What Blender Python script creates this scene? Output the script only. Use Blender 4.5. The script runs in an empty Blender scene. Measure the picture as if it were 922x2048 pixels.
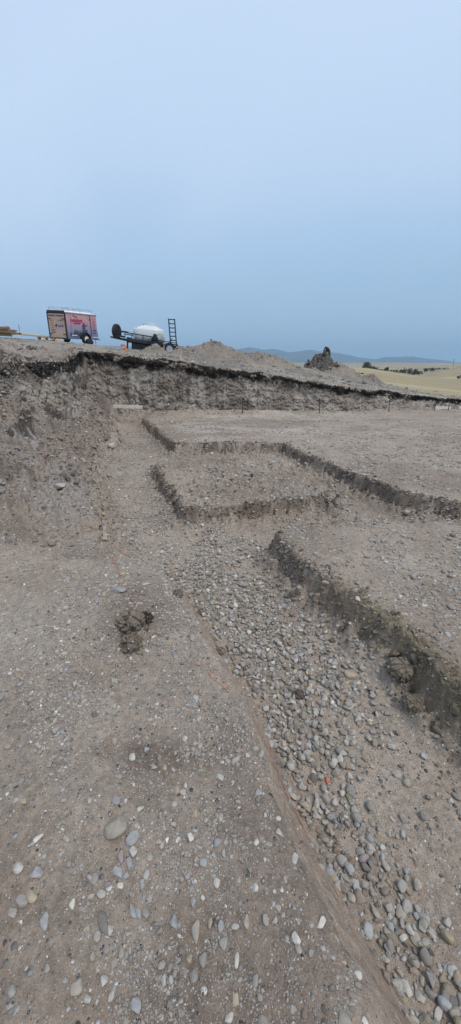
import bpy, math, random
import numpy as np
from mathutils import Vector, Matrix, Euler

random.seed(7)
RNG = np.random.default_rng(11)
R = math.radians
S = bpy.context.scene
COL = S.collection

# ------------------------------------------------------------------ camera
CAM_H = 1.65
FPX = 740.0
PITCH = math.atan((1024 - 726) / FPX)
cam = bpy.data.cameras.new('camera')
cam.sensor_fit = 'VERTICAL'; cam.sensor_height = 36.0; cam.sensor_width = 36.0
cam.lens = 36.0 * FPX / 2048
cam.clip_start = 0.05; cam.clip_end = 60000
camo = bpy.data.objects.new('camera', cam); COL.objects.link(camo)
camo.location = (0, 0, CAM_H); camo.rotation_euler = (R(90) - PITCH, 0, 0)
S.camera = camo

# ------------------------------------------------------------------ world / sky
SUN_EL, SUN_AZ = R(62), R(135)          # azimuth clockwise from +Y (north)
W = bpy.data.worlds.new('World'); S.world = W; W.use_nodes = True
nt = W.node_tree; nt.nodes.clear()
def N(t, typ, **k):
    n = t.nodes.new(typ)
    for a, b in k.items(): setattr(n, a, b)
    return n
def ramp(n, stops, interp='LINEAR'):
    cr = n.color_ramp; cr.interpolation = interp
    while len(cr.elements) > 1: cr.elements.remove(cr.elements[-1])
    cr.elements[0].position = stops[0][0]; cr.elements[0].color = (*stops[0][1], 1)
    for p, c in stops[1:]:
        e = cr.elements.new(p); e.color = (*c, 1)
def lin(r, g, b):
    f = lambda v: (v / 255 / 12.92) if v / 255 <= .04045 else ((v / 255 + .055) / 1.055) ** 2.4
    return (f(r), f(g), f(b))
out = N(nt, 'ShaderNodeOutputWorld'); bg = N(nt, 'ShaderNodeBackground')
sky = N(nt, 'ShaderNodeTexSky', sky_type='NISHITA'); sky.sun_disc = False
sky.sun_elevation = SUN_EL; sky.sun_rotation = SUN_AZ; sky.air_density = 1.5; sky.dust_density = 3
tc = N(nt, 'ShaderNodeTexCoord'); sep = N(nt, 'ShaderNodeSeparateXYZ')
nt.links.new(tc.outputs['Generated'], sep.inputs[0])
nz = N(nt, 'ShaderNodeTexNoise'); nz.inputs['Scale'].default_value = 1.3; nz.inputs['Detail'].default_value = 3
nz.inputs['Roughness'].default_value = .45; nz.inputs['Distortion'].default_value = .6
mp = N(nt, 'ShaderNodeMapping'); mp.inputs['Scale'].default_value = (1, 1, 1.7); mp.inputs['Location'].default_value = (3.1, .4, 1.2)
nt.links.new(tc.outputs['Generated'], mp.inputs[0]); nt.links.new(mp.outputs[0], nz.inputs['Vector'])
ma = N(nt, 'ShaderNodeMath', operation='MULTIPLY_ADD'); ma.inputs[1].default_value = .46; ma.inputs[2].default_value = -.23
nt.links.new(nz.outputs[0], ma.inputs[0])
ad = N(nt, 'ShaderNodeMath', operation='ADD'); nt.links.new(sep.outputs[2], ad.inputs[0]); nt.links.new(ma.outputs[0], ad.inputs[1])
cr = N(nt, 'ShaderNodeValToRGB')
ramp(cr, [(0.0, lin(146, 176, 201)), (.06, lin(148, 178, 206)), (.17, lin(160, 186, 214)), (.32, lin(177, 197, 221)),
          (.45, lin(182, 201, 225)), (.62, lin(174, 193, 217)), (1, lin(172, 190, 211))])
nt.links.new(ad.outputs[0], cr.inputs[0])
# overcast layer (its strength is brought to the sky texture's physical scale) mixed over the clear sky
up = N(nt, 'ShaderNodeVectorMath', operation='SCALE'); up.inputs['Scale'].default_value = 10.0
nt.links.new(cr.outputs[0], up.inputs[0])
mx = N(nt, 'ShaderNodeMix', data_type='RGBA'); mx.inputs['Factor'].default_value = .93
nt.links.new(sky.outputs[0], mx.inputs['A']); nt.links.new(up.outputs[0], mx.inputs['B'])
nt.links.new(mx.outputs['Result'], bg.inputs[0]); bg.inputs[1].default_value = .1
nt.links.new(bg.outputs[0], out.inputs[0])

sl = bpy.data.lights.new('sun', 'SUN'); sl.energy = 1.75; sl.angle = R(24); sl.color = (1, .93, .84)
so = bpy.data.objects.new('sun', sl); COL.objects.link(so)
sd = Vector((math.sin(SUN_AZ) * math.cos(SUN_EL), math.cos(SUN_AZ) * math.cos(SUN_EL), math.sin(SUN_EL)))
so.rotation_euler = sd.to_track_quat('Z', 'Y').to_euler()
so.location = (0, 0, 50)

vs = S.view_settings
vs.view_transform = 'Standard'; vs.look = 'None'; vs.exposure = 0.42; vs.gamma = 1; vs.use_curve_mapping = False
S.render.engine = 'CYCLES'; S.cycles.use_denoising = True
S.cycles.max_bounces = 6; S.cycles.diffuse_bounces = 3; S.cycles.volume_bounces = 0
S.render.film_transparent = False

# ------------------------------------------------------------------ noise
_T = np.random.default_rng(5).uniform(-1, 1, 1 << 20).astype(np.float32)
def _h(ix, iy, iz, seed):
    a = (seed * 7919 + iz * 389 + 17) & 1023; b = (seed * 104729 + iz * 911 + 71) & 1023
    return _T[(((ix + a) & 1023) << 10) | ((iy + b) & 1023)]
def vn(x, y, seed=0):
    x = np.asarray(x, float); y = np.asarray(y, float)
    ix = np.floor(x); iy = np.floor(y); fx = (x - ix).astype(np.float32); fy = (y - iy).astype(np.float32); ix = ix.astype(np.int32); iy = iy.astype(np.int32)
    ux = fx * fx * (3 - 2 * fx); uy = fy * fy * (3 - 2 * fy)
    a = _h(ix, iy, 0, seed); b = _h(ix + 1, iy, 0, seed); c = _h(ix, iy + 1, 0, seed); d = _h(ix + 1, iy + 1, 0, seed)
    return (a * (1 - ux) + b * ux) * (1 - uy) + (c * (1 - ux) + d * ux) * uy
def fbm(x, y, f, o=4, seed=0, g=.5):
    s = 0; a = 1; t = 0; x = np.asarray(x, float); y = np.asarray(y, float)
    for i in range(o):
        ca, sa = math.cos(.6 * i + .3), math.sin(.6 * i + .3)
        s = s + a * vn((x * ca - y * sa) * f + 17.3 * i, (x * sa + y * ca) * f - 9.1 * i, seed + i * 13); t += a; a *= g; f *= 2.03
    return s / t
def ridged(x, y, f, o=3, seed=0):
    s = 0; a = 1; t = 0
    for i in range(o):
        s = s + a * (1 - 2 * np.abs(vn(x * f + 5.2 * i, y * f + 3.3 * i, seed + 7 * i))); t += a; a *= .55; f *= 2.1
    return s / t
def ss(x, a, b):
    t = np.clip((x - a) / (b - a), 0, 1); return t * t * (3 - 2 * t)
def cells(x, y, f, seed):
    """blocky clods: distance to nearest jittered cell point, plus its random value"""
    x = np.asarray(x, float) * f; y = np.asarray(y, float) * f
    ix = np.floor(x).astype(np.int32); iy = np.floor(y).astype(np.int32)
    bd = np.full(x.shape, 9.0); bv = np.zeros(x.shape)
    for dx in (-1, 0, 1):
        for dy in (-1, 0, 1):
            cx = ix + dx; cy = iy + dy
            px = cx + .5 + .45 * _h(cx, cy, 1, seed); py = cy + .5 + .45 * _h(cx, cy, 2, seed)
            d = (px - x) ** 2 + (py - y) ** 2
            m = d < bd; bd = np.where(m, d, bd); bv = np.where(m, _h(cx, cy, 3, seed), bv)
    return np.sqrt(bd), bv

# ------------------------------------------------------------------ layout of the dig (metres, camera over the origin)
def sdist(px, py, poly):
    """signed distance, positive inside"""
    d = np.full(px.shape, 1e9); ins = np.zeros(px.shape, bool); n = len(poly)
    for i in range(n):
        ax, ay = poly[i]; bx, by = poly[(i + 1) % n]
        ex, ey = bx - ax, by - ay; wx, wy = px - ax, py - ay
        t = np.clip((wx * ex + wy * ey) / (ex * ex + ey * ey), 0, 1)
        d = np.minimum(d, (wx - ex * t) ** 2 + (wy - ey * t) ** 2)
        c = ((ay <= py) & (by > py)) | ((by <= py) & (ay > py))
        with np.errstate(divide='ignore', invalid='ignore'):
            xi = ax + (py - ay) / (by - ay if by != ay else 1e-9) * ex
        ins ^= c & (px < xi)
    d = np.sqrt(d); return np.where(ins, d, -d)
BANK_EDGE = [(.80, -4), (.62, -1.5), (.53, 0.0), (.47, .45), (.39, .62), (.29, .83), (.21, 1.06), (.15, 1.34), (.02, 1.68), (-.2, 2.12), (-.38, 2.5), (-.73, 2.94), (-1.16, 3.24)]
LEFT_EDGE = [(-1.24, 3.35), (-1.66, 4.5), (-2.2, 5.95), (-2.77, 7.5), (-3.0, 8.05), (-2.62, 8.35), (-2.52, 8.7), (-3.15, 10.3), (-3.8, 12), (-3.95, 14)]
BANK = BANK_EDGE + LEFT_EDGE + [(-30, 14), (-30, -4)]
ISLAND = [(-1.47, 6.8), (-1.0, 5.4), (-.60, 4.36), (-.5, 4.28), (.12, 4.44), (.65, 4.62), (1.3, 4.86), (1.5, 4.82), (1.55, 5.2), (1.38, 6.1), (.9, 7.3), (-.39, 7.0)]
FARPAD = [(-2.83, 12.15), (-1.36, 8.35), (-1.22, 8.14), (-.12, 8.28), (1.16, 8.22), (1.4, 7.3), (1.94, 5.84), (2.4, 4.85), (2.9, 4.36), (3.8, 3.7), (30, -4), (40, 14), (9, 14.9), (3.3, 13.2), (-2.5, 12.75)]
NEARPAD = [(.45, 3.5), (.61, 2.87), (.86, 2.46), (1.06, 2.15), (1.17, 1.85), (1.24, 1.62), (1.33, 1.3), (1.5, .8), (1.75, -.3), (2.1, -4), (30, -4), (3.6, 3.1), (2.5, 3.95), (1.4, 3.95), (.75, 3.72)]
DEPTH = .30
_lx = np.array([-30, -5, -2.7, -.5, .7, 2.4, 4.3, 6.3, 9.2, 12, 20, 60.]); _lz = np.array([2.2, 2.03, 1.85, 1.54, 1.36, 1.11, .82, .60, .34, .2, .05, 0])
_bx = np.array([-60, -5.2, -4.9, -2.9, 0, 3.3, 6.2, 9, 12, 20, 30, 60.]); _by = np.array([12.9, 12.9, 12.9, 13.0, 13.1, 13.25, 13.96, 14.93, 16.0, 17, 14, 0])
def lipz(x): return np.interp(x, _lx, _lz)
def yb(x): return np.interp(x, _bx, _by)
def xe(y): return np.interp(y, [-4, 1, 3.2, 4.5, 7.5, 8.1, 8.4, 10, 12.5], [-2.0, -1.7, -1.45, -1.7, -2.82, -3.0, -2.75, -3.2, -4.0])
def xt(y): return np.interp(y, [-4, 2, 3.2, 5, 8, 12.6], [-12, -8.5, -7.2, -5.7, -4.95, -4.9])
def plateau(x, y):
    d = y - yb(x)
    back = np.interp(x, [-30, -11, -8, -4, 0, 3, 6, 10, 30], [3.3, 2.85, 2.62, 2.2, 1.45, .9, .25, -.1, -.6])
    z = lipz(x) + (back - lipz(x)) * ss(d, .5, 9)
    amp = np.interp(x, [-12, -7, -4, 0, 3, 5, 7, 8.6, 10.5], [.45, .02, .0, .36, .50, .50, .34, .12, .0])
    z = z + amp * np.exp(-((d - 3.6) / 1.9) ** 2) * (1 + .35 * fbm(x, y, .5, 3, 5))
    z = z + .05 * fbm(x, y, 1.1, 4, 61) * ss(d, -.1, .5) + .02 * fbm(x, y, 5, 3, 62)
    # beyond the dig the prairie falls away into a wide draw and rises again to the hills
    r = np.hypot(x, y)
    az = np.degrees(np.arctan2(x, y))
    st_ = np.interp(az, [-30, 0, 15], [34, 30, 19])
    zA = np.interp(az, [10, 15, 19, 27, 32, 40], [.9, .75, .43, -1.5, -2.5, -4])
    zD = np.interp(az, [10, 15, 19, 27, 32, 40], [-2.5, -3.0, -3.6, -7.4, -8.2, -9])
    k = ss(r, st_, 90); z = z * (1 - k) + (zA + .15 * fbm(x, y, .05, 3, 16)) * k
    k = ss(r, 100, 235); z = z * (1 - k) + zD * k
    k = ss(r, 300, 900); z = z * (1 - k) + (-4.2 + 2.0 * fbm(x, y, .008, 3, 15)) * k
    k = ss(r, 900, 2600); z = z * (1 - k) + (2 + 5 * fbm(x, y, .0012, 3, 9)) * k
    z = z + 13 * ss(az, 27.5, 33) * np.exp(-((r - 620) / 170) ** 2) + 2.5 * ss(az, 22, 28) * np.exp(-((r - 400) / 60) ** 2)
    return z
def solids(x, y):
    """0 in the trench, 1 on a pad or bank; also signed distances"""
    wx = x + .06 * fbm(x, y, 3.2, 5, 21, .6) + .012 * fbm(x, y, 17, 2, 22); wy = y + .06 * fbm(x, y, 3.2, 5, 23, .6) + .012 * fbm(x, y, 17, 2, 24)
    sA = sdist(x + .045 * fbm(x, y, 2.5, 5, 25), y + .045 * fbm(x, y, 2.5, 5, 26), BANK)
    sI = sdist(wx, wy, ISLAND); sF = sdist(wx, wy, FARPAD); sN = sdist(wx, wy, NEARPAD)
    return sA, sI, sF, sN
def EDGE(sd, w=.30): return .64 * ss(sd, -.05, .015) + .36 * ss(sd, -w, -.03)
def EDGEN(sd): return .60 * ss(sd, -.06, .015) + .40 * ss(sd, -.24, -.03)
def height(x, y, full=False):
    x = np.asarray(x, float); y = np.asarray(y, float)
    sA, sI, sF, sN = solids(x, y)
    # how far each edge slumps
    wA = np.where(y > 3.3, np.where(y < 8.2, .38, .2), .13 + .05 * fbm(x, y, 1.5, 2, 30))
    a = ss(sA, -wA, wA * .7)
    gi = ss(y * .35 + x * .94, 2.55, 3.1) if False else ss(x + .33 * (y - 4.8), 1.0, 1.5)
    wI = .06 + .22 * np.maximum(ss(y, 5.9, 6.9), ss(x - .0, 1.2, 1.5)); i_ = np.where(wI > .12, ss(sI, -wI, wI * .6), EDGE(sI))
    f_ = EDGE(sF)
    wN = .07 + .45 * ss(x + y * .35, 1.9, 2.3) * ss(y, 3.2, 3.6); n_ = np.where(wN > .12, ss(sN, -wN, wN * .5), EDGEN(sN))
    top = np.maximum.reduce([a, i_ * (1 - .06 / DEPTH), f_, n_])
    steep = 4 * top * (1 - top)
    z = -DEPTH * (1 - top)
    c1, v1 = cells(x + .03 * fbm(x, y, 8, 2, 31), y, 11, 33)
    rough = np.where(y > 3.3, 1.0, np.where(sA > -.3, .25, 1))
    z = z + steep * rough * (.08 * v1 * (1 - ss(c1, .2, .6)) + .05 * fbm(x, y, 12, 3, 34))
    # general undulation
    z = z + .022 * fbm(x, y, .9, 3, 41) + .010 * fbm(x, y, 4, 3, 42) + .004 * fbm(x, y, 24, 3, 43)
    bed = 1 - ss(top, .1, .5)
    z = z + bed * (.02 * fbm(x, y, 2.2, 3, 44))
    # ruts and heaps on the near bank
    bank = ss(sA, 0, .25) * (1 - ss(y, 3.6, 4.4))
    z = z + bank * (.07 * fbm(x * 1.6 + y * .4, y, 1.1, 4, 45) + .03 * ridged(x * .5 + .15 * y, y * 1.2 + .2 * x, 1.5, 3, 46) + .05 * np.exp(-(((x + .9) / .9) ** 2 + ((y - 2.3) / .35) ** 2)))
    z = z - .20 * np.exp(-(((x + 1.62) / .24) ** 2 + ((y - 3.72) / .26) ** 2))
    # left rubble slope and cut wall
    e = xe(y); t = (e - x) / (e - xt(y)); t0 = t
    t = t + .02 * fbm(x, y, 1.1, 3, 50)
    tc_ = np.clip(t, 0, 1.3)
    lo = 1.05 * np.clip(tc_, 0, 1) ** 1.9
    mid = np.clip(tc_, 0, 1.0) ** 1.1
    kt = .47 - .22 * ss(y, 8.8, 11); hi = kt * ss(tc_, 0, .7) ** .8 + (1 - kt) * ss(tc_, .74, .97)
    k1 = ss(y, 2.6, 5.0); k2 = ss(y, 6.6, 9.2)
    prof = (lo * (1 - k1) + mid * k1) * (1 - k2) + hi * k2
    ztop = plateau(np.minimum(x, -4.9), np.maximum(y, 12.9) * 0 + np.where(y > 12.9, y, 12.9)) + 0 * x
    ky = ss(y, 11.2, 12.85); ztop = (1.70 + np.clip(.28 * (xt(y) - x - .3), 0, .55)) * (1 - ky) + ztop * ky + .05 * fbm(x, y, 1.4, 4, 63)
    hl = ztop * prof
    onl = ss(t0, 0, .08) * (1 - ss(y, 12.9, 13.1))
    st = onl * ss(y, 2.8, 4.0)
    u = x * .85 + y * .5; v = -x * .5 + y * .85
    c2, v2 = cells(x, y, 5, 52); c3, v3 = cells(x, y, 12, 53); c4, v4 = cells(x, y, 21, 59)
    tcs = np.clip(t0, 0, 1) * np.clip(1 - t0, 0, 1) * 4
    hl = hl + st * (.36 * fbm(u * 1.4, v * .6, 1.3, 5, 51, .58) + .28 * tcs * ridged(y * 1.1 + .35 * x, x * .45, 1.0, 3, 57) + .16 * tcs * ss(fbm(x * 1.2, y * .5, 1.6, 3, 58), .0, .12) + .06 * ridged(u, v * .5, 2.6, 3, 56) + .06 * v2 * (1 - ss(c2, .1, .6)) + .05 * v3 * (1 - ss(c3, .1, .6)) + .05 * fbm(x, y, 9, 4, 54, .65) + .035 * v4 * (1 - ss(c4, .1, .6)))
    z = np.where(t0 > 0, z + np.maximum(hl, -.05) * ss(t0, 0, .03), z)
    # far excavation wall
    yb_ = yb(x)
    d = y - yb_ + .10 * fbm(x, y * .2, 1.3, 3, 71) + .06 * fbm(x, y * .3, 5, 2, 72)
    talus = .13 * ss(d, -.75 - .3 * fbm(x, 0 * y, .8, 2, 73), 0.02) * (1 + .5 * fbm(x, y, 1.5, 3, 74))
    face = ss(d, 0.0, .46) * .35 + .65 * np.clip(d / .46, 0, 1)
    wl = np.clip(talus + (1 - talus) * face, 0, 1)
    zp = plateau(x, y) + (.12 * fbm(x, y, 1.5, 5, 75, .65)) * np.exp(-(d - .4) ** 2 / .5)
    on = (x > -5.6)
    z = np.where(on & (d > -1.2), z * (1 - wl) + zp * wl, z)
    z = np.where((~on) & (y > 12.9), zp, z)
    if not full: return z
    return z, dict(sA=sA, sI=sI, sF=sF, sN=sN, top=top, steep=steep, t=t0, d=d, wl=wl, face=face, hl=hl, zp=zp, onl=onl, ztop=ztop, k2=k2, v1=v1, v2=v2)

def ray(px, py):
    a = (px - 461) / FPX; b = -(py - 1024) / FPX
    return np.array([a, math.cos(PITCH) + b * math.sin(PITCH), -math.sin(PITCH) + b * math.cos(PITCH)])
def at(px, py, Y):
    d = ray(px, py); t = Y / d[1]; return Vector((d[0] * t, Y, CAM_H + d[2] * t))
def ground_many(pts):
    D = np.array([ray(*p) for p in pts]); z = np.zeros(len(pts))
    for _ in range(12):
        t = (z - CAM_H) / D[:, 2]; z = .5 * z + .5 * height(D[:, 0] * t, D[:, 1] * t)
    t = (z - CAM_H) / D[:, 2]
    return [Vector((D[i, 0] * t[i], D[i, 1] * t[i], z[i])) for i in range(len(pts))]
def hit(px, py, t0=6.0, t1=60.0):
    """first point of the ground seen through a spot of the photograph"""
    d = ray(px, py); t = np.linspace(t0, t1, 4000); z = CAM_H + d[2] * t; h = height(d[0] * t, d[1] * t)
    i = int(np.argmax(z < h)) if (z < h).any() else len(t) - 1
    return Vector((d[0] * t[i], d[1] * t[i], h[i]))
def ground_at(px, py, z0=0.0):
    d = ray(px, py); z = z0
    for _ in range(12):
        t = (z - CAM_H) / d[2]; z = .5 * z + .5 * float(height(np.array([d[0] * t]), np.array([d[1] * t]))[0])
    t = (z - CAM_H) / d[2]; return Vector((d[0] * t, d[1] * t, z))
def gz(x, y): return float(height(np.array([x]), np.array([y]))[0])

# ------------------------------------------------------------------ materials
def M(name):
    m = bpy.data.materials.new(name); m.use_nodes = True; t = m.node_tree
    return m, t, t.nodes['Principled BSDF']
def simple(name, col, rough=.6, metal=0, var=.15, scale=8, bump=0):
    m, t, b = M(name)
    tc = N(t, 'ShaderNodeTexCoord'); n = N(t, 'ShaderNodeTexNoise'); n.inputs['Scale'].default_value = scale; n.inputs['Detail'].default_value = 4
    t.links.new(tc.outputs['Object'], n.inputs['Vector'])
    r = N(t, 'ShaderNodeValToRGB'); ramp(r, [(.3, tuple(c * (1 - var) for c in col)), (.7, tuple(min(1, c * (1 + var)) for c in col))])
    t.links.new(n.outputs[0], r.inputs[0]); t.links.new(r.outputs[0], b.inputs['Base Color'])
    b.inputs['Roughness'].default_value = rough; b.inputs['Metallic'].default_value = metal
    if bump:
        bp = N(t, 'ShaderNodeBump'); bp.inputs['Strength'].default_value = bump; bp.inputs['Distance'].default_value = .01
        t.links.new(n.outputs[0], bp.inputs['Height']); t.links.new(bp.outputs[0], b.inputs['Normal'])
    return m
def mathn(t, op, a, b=None, clamp=False):
    n = N(t, 'ShaderNodeMath', operation=op, use_clamp=clamp)
    for i, v in enumerate((a, b)):
        if v is None: continue
        if isinstance(v, (int, float)): n.inputs[i].default_value = v
        else: t.links.new(v, n.inputs[i])
    return n.outputs[0]
def dirt_material(name, use_grav=True):
    """earth: vertex colour 'col' (which soil lies where, plus light and shade painted at the far corner), broken up by noise, with small stones as voronoi cells"""
    m, t, b = M(name)
    tc = N(t, 'ShaderNodeTexCoord'); P = tc.outputs['Object']
    at_ = N(t, 'ShaderNodeVertexColor', layer_name='col')
    gr = N(t, 'ShaderNodeAttribute', attribute_name='grav'); big = N(t, 'ShaderNodeAttribute', attribute_name='big')
    def noise(s, d=4, rg=.6):
        n = N(t, 'ShaderNodeTexNoise'); n.inputs['Scale'].default_value = s; n.inputs['Detail'].default_value = d; n.inputs['Roughness'].default_value = rg
        t.links.new(P, n.inputs['Vector']); return n.outputs[0]
    n1 = noise(2.1, 5); n2 = noise(28, 5, .7); n3 = noise(190, 3, .7)
    def dev(n, w): return mathn(t, 'MULTIPLY', mathn(t, 'SUBTRACT', n, .5), w)
    k = mathn(t, 'ADD', mathn(t, 'ADD', dev(n1, .7), dev(n2, 1.5)), mathn(t, 'ADD', dev(n3, 1.3), .97))
    k = mathn(t, 'MAXIMUM', k, .3)
    base = N(t, 'ShaderNodeVectorMath', operation='SCALE'); t.links.new(at_.outputs[0], base.inputs[0]); t.links.new(k, base.inputs['Scale'])
    colr = base.outputs[0]; hsum = mathn(t, 'ADD', mathn(t, 'MULTIPLY', n2, .5), mathn(t, 'MULTIPLY', n3, .25))
    for s, cov, hh in ((17, .30, 1.2), (36, .42, .9), (75, .45, .45), (150, .5, .2)):
        v = N(t, 'ShaderNodeTexVoronoi'); v.inputs['Scale'].default_value = s; t.links.new(P, v.inputs['Vector'])
        sp = N(t, 'ShaderNodeSeparateColor'); t.links.new(v.outputs['Color'], sp.inputs[0])
        thr = mathn(t, 'MULTIPLY', gr.outputs['Fac'], cov)
        if s == 17: thr = mathn(t, 'MULTIPLY', thr, big.outputs['Fac'])
        here = mathn(t, 'LESS_THAN', sp.outputs[0], thr)
        rad = mathn(t, 'MULTIPLY_ADD', sp.outputs[1], .22); t.nodes[-1].inputs[2].default_value = .2
        ins = mathn(t, 'LESS_THAN', v.outputs['Distance'], rad)
        mask = mathn(t, 'MULTIPLY', here, ins)
        scol = N(t, 'ShaderNodeValToRGB')
        ramp(scol, [(0, (.09, .083, .075)), (.25, (.2, .185, .17)), (.6, (.36, .34, .315)), (.85, (.47, .45, .42)), (1, (.70, .68, .64))])
        t.links.new(sp.outputs[2], scol.inputs[0])
        mix = N(t, 'ShaderNodeMix', data_type='RGBA'); t.links.new(mask, mix.inputs['Factor']); t.links.new(colr, mix.inputs['A']); t.links.new(scol.outputs[0], mix.inputs['B'])
        colr = mix.outputs['Result']
        dome = mathn(t, 'MULTIPLY', mask, mathn(t, 'SUBTRACT', .45, v.outputs['Distance']))
        hsum = mathn(t, 'ADD', hsum, mathn(t, 'MULTIPLY', dome, hh * 2.2))
    t.links.new(colr, b.inputs['Base Color']); b.inputs['Roughness'].default_value = .93
    b.inputs['Specular IOR Level'].default_value = .2
    bp = N(t, 'ShaderNodeBump'); bp.inputs['Strength'].default_value = 1.0; bp.inputs['Distance'].default_value = .02
    t.links.new(hsum, bp.inputs['Height']); t.links.new(bp.outputs[0], b.inputs['Normal'])
    return m
def stone_material():
    m, t, b = M('stone')
    tc = N(t, 'ShaderNodeTexCoord'); at_ = N(t, 'ShaderNodeVertexColor', layer_name='col')
    n = N(t, 'ShaderNodeTexNoise'); n.inputs['Scale'].default_value = 55; n.inputs['Detail'].default_value = 5; n.inputs['Roughness'].default_value = .65
    t.links.new(tc.outputs['Object'], n.inputs['Vector'])
    k = mathn(t, 'MULTIPLY_ADD', n.outputs[0], .8); t.nodes[-1].inputs[2].default_value = .6
    s = N(t, 'ShaderNodeVectorMath', operation='SCALE'); t.links.new(at_.outputs[0], s.inputs[0]); t.links.new(k, s.inputs['Scale'])
    t.links.new(s.outputs[0], b.inputs['Base Color']); b.inputs['Roughness'].default_value = .82; b.inputs['Specular IOR Level'].default_value = .3
    bp = N(t, 'ShaderNodeBump'); bp.inputs['Strength'].default_value = .35; bp.inputs['Distance'].default_value = .006
    t.links.new(n.outputs[0], bp.inputs['Height']); t.links.new(bp.outputs[0], b.inputs['Normal'])
    return m
DIRT = dirt_material('dirt'); STONE = stone_material()
BLACK = simple('black_paint', (.018, .018, .022), .45); RUBBER = simple('rubber', (.02, .02, .02), .85, bump=.3)
STEEL = simple('steel', (.45, .46, .48), .4, .6); WHITEP = simple('white_paint', (.78, .79, .8), .4, var=.05)
TANK = simple('tank_plastic', (.58, .60, .61), .35, var=.04, scale=3)
PINK = simple('door_wrap', (.54, .37, .29), .45, var=.1, scale=1.5); MARK = simple('dark_lettering', (.10, .02, .05), .5)
RED = simple('crimson_lettering', (.45, .03, .12), .5); BROWNM = simple('brown_lettering', (.33, .15, .13), .5)
TIMBER = simple('raw_timber', (.50, .40, .27), .75, var=.25, scale=14, bump=.3); TIMBERD = simple('weathered_timber', (.26, .15, .08), .8, var=.35, scale=9, bump=.3)
TIMBERW = simple('pale_timber', (.62, .57, .49), .75, var=.15, scale=10)
ORANGE = simple('marking_paint', (.36, .21, .155), .85, var=.2, scale=40); ORANGES = simple('orange_plastic', (.8, .22, .08), .5)
CLOTH = simple('black_cloth', (.02, .02, .025), .9, bump=.6); RUST = simple('rusty_bar', (.05, .035, .03), .8, var=.4)
ROOT = simple('dry_root', (.30, .22, .15), .9, var=.3); TAPE = simple('faded_tape', (.30, .24, .19), .8, var=.3, scale=30)
REDROCK = simple('red_cloth', (.45, .12, .11), .85, var=.4, scale=12)
LEAF = simple('shrub_leaf', (.05, .068, .045), .8, var=.4, scale=.6); BARK = simple('bark', (.09, .075, .06), .9)
def side_wrap():
    """vinyl wrap: pink above, blue-grey picture of a town below"""
    m, t, b = M('side_wrap'); tc = N(t, 'ShaderNodeTexCoord'); s = N(t, 'ShaderNodeSeparateXYZ'); t.links.new(tc.outputs['Object'], s.inputs[0])
    n = N(t, 'ShaderNodeTexNoise'); n.inputs['Scale'].default_value = 4.2; n.inputs['Detail'].default_value = 5; t.links.new(tc.outputs['Object'], n.inputs['Vector'])
    z = mathn(t, 'ADD', mathn(t, 'MULTIPLY', s.outputs[2], .6), mathn(t, 'MULTIPLY', n.outputs[0], .5))
    r = N(t, 'ShaderNodeValToRGB')
    ramp(r, [(.36, (.15, .17, .26)), (.52, (.25, .25, .36)), (.70, (.34, .27, .37)), (.82, (.50, .27, .33)), (1, (.58, .32, .34))])
    t.links.new(z, r.inputs[0]); t.links.new(r.outputs[0], b.inputs['Base Color']); b.inputs['Roughness'].default_value = .4
    return m
WRAP = side_wrap()
def clear_blue_rock():
    return STONE

# ------------------------------------------------------------------ object helpers
def mesh_np(name, V, F, mat, col=None, smooth=True, parent=None, link=True, extra=None):
    me = bpy.data.meshes.new(name); V = np.asarray(V, np.float32); F = np.asarray(F, np.int32)
    n = F.shape[1]; me.vertices.add(len(V)); me.vertices.foreach_set('co', V.ravel())
    me.loops.add(F.size); me.loops.foreach_set('vertex_index', F.ravel())
    me.polygons.add(len(F)); me.polygons.foreach_set('loop_start', np.arange(0, F.size, n, dtype=np.int32))
    me.polygons.foreach_set('loop_total', np.full(len(F), n, np.int32))
    me.polygons.foreach_set('use_smooth', np.broadcast_to(smooth, (len(F),)).copy())
    if col is not None:
        a = me.color_attributes.new('col', 'FLOAT_COLOR', 'POINT'); c = np.ones((len(V), 4), np.float32); c[:, :3] = col; a.data.foreach_set('color', c.ravel())
    for k, v in (extra or {}).items():
        a = me.attributes.new(k, 'FLOAT', 'POINT'); a.data.foreach_set('value', np.asarray(v, np.float32))
    me.update(calc_edges=True); me.materials.append(mat)
    o = bpy.data.objects.new(name, me)
    if link: COL.objects.link(o)
    if parent: o.parent = parent
    return o
def tag(o, label=None, cat=None, group=None, kind=None):
    for k, v in (('label', label), ('category', cat), ('group', group), ('kind', kind)):
        if v: o[k] = v
    return o
def empty(name, mw=None, loc=(0, 0, 0), rz=0):
    o = bpy.data.objects.new(name, None); COL.objects.link(o); o.empty_display_size = .2
    if mw is not None: o.matrix_world = mw
    else: o.location = loc; o.rotation_euler = (0, 0, rz)
    return o
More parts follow.
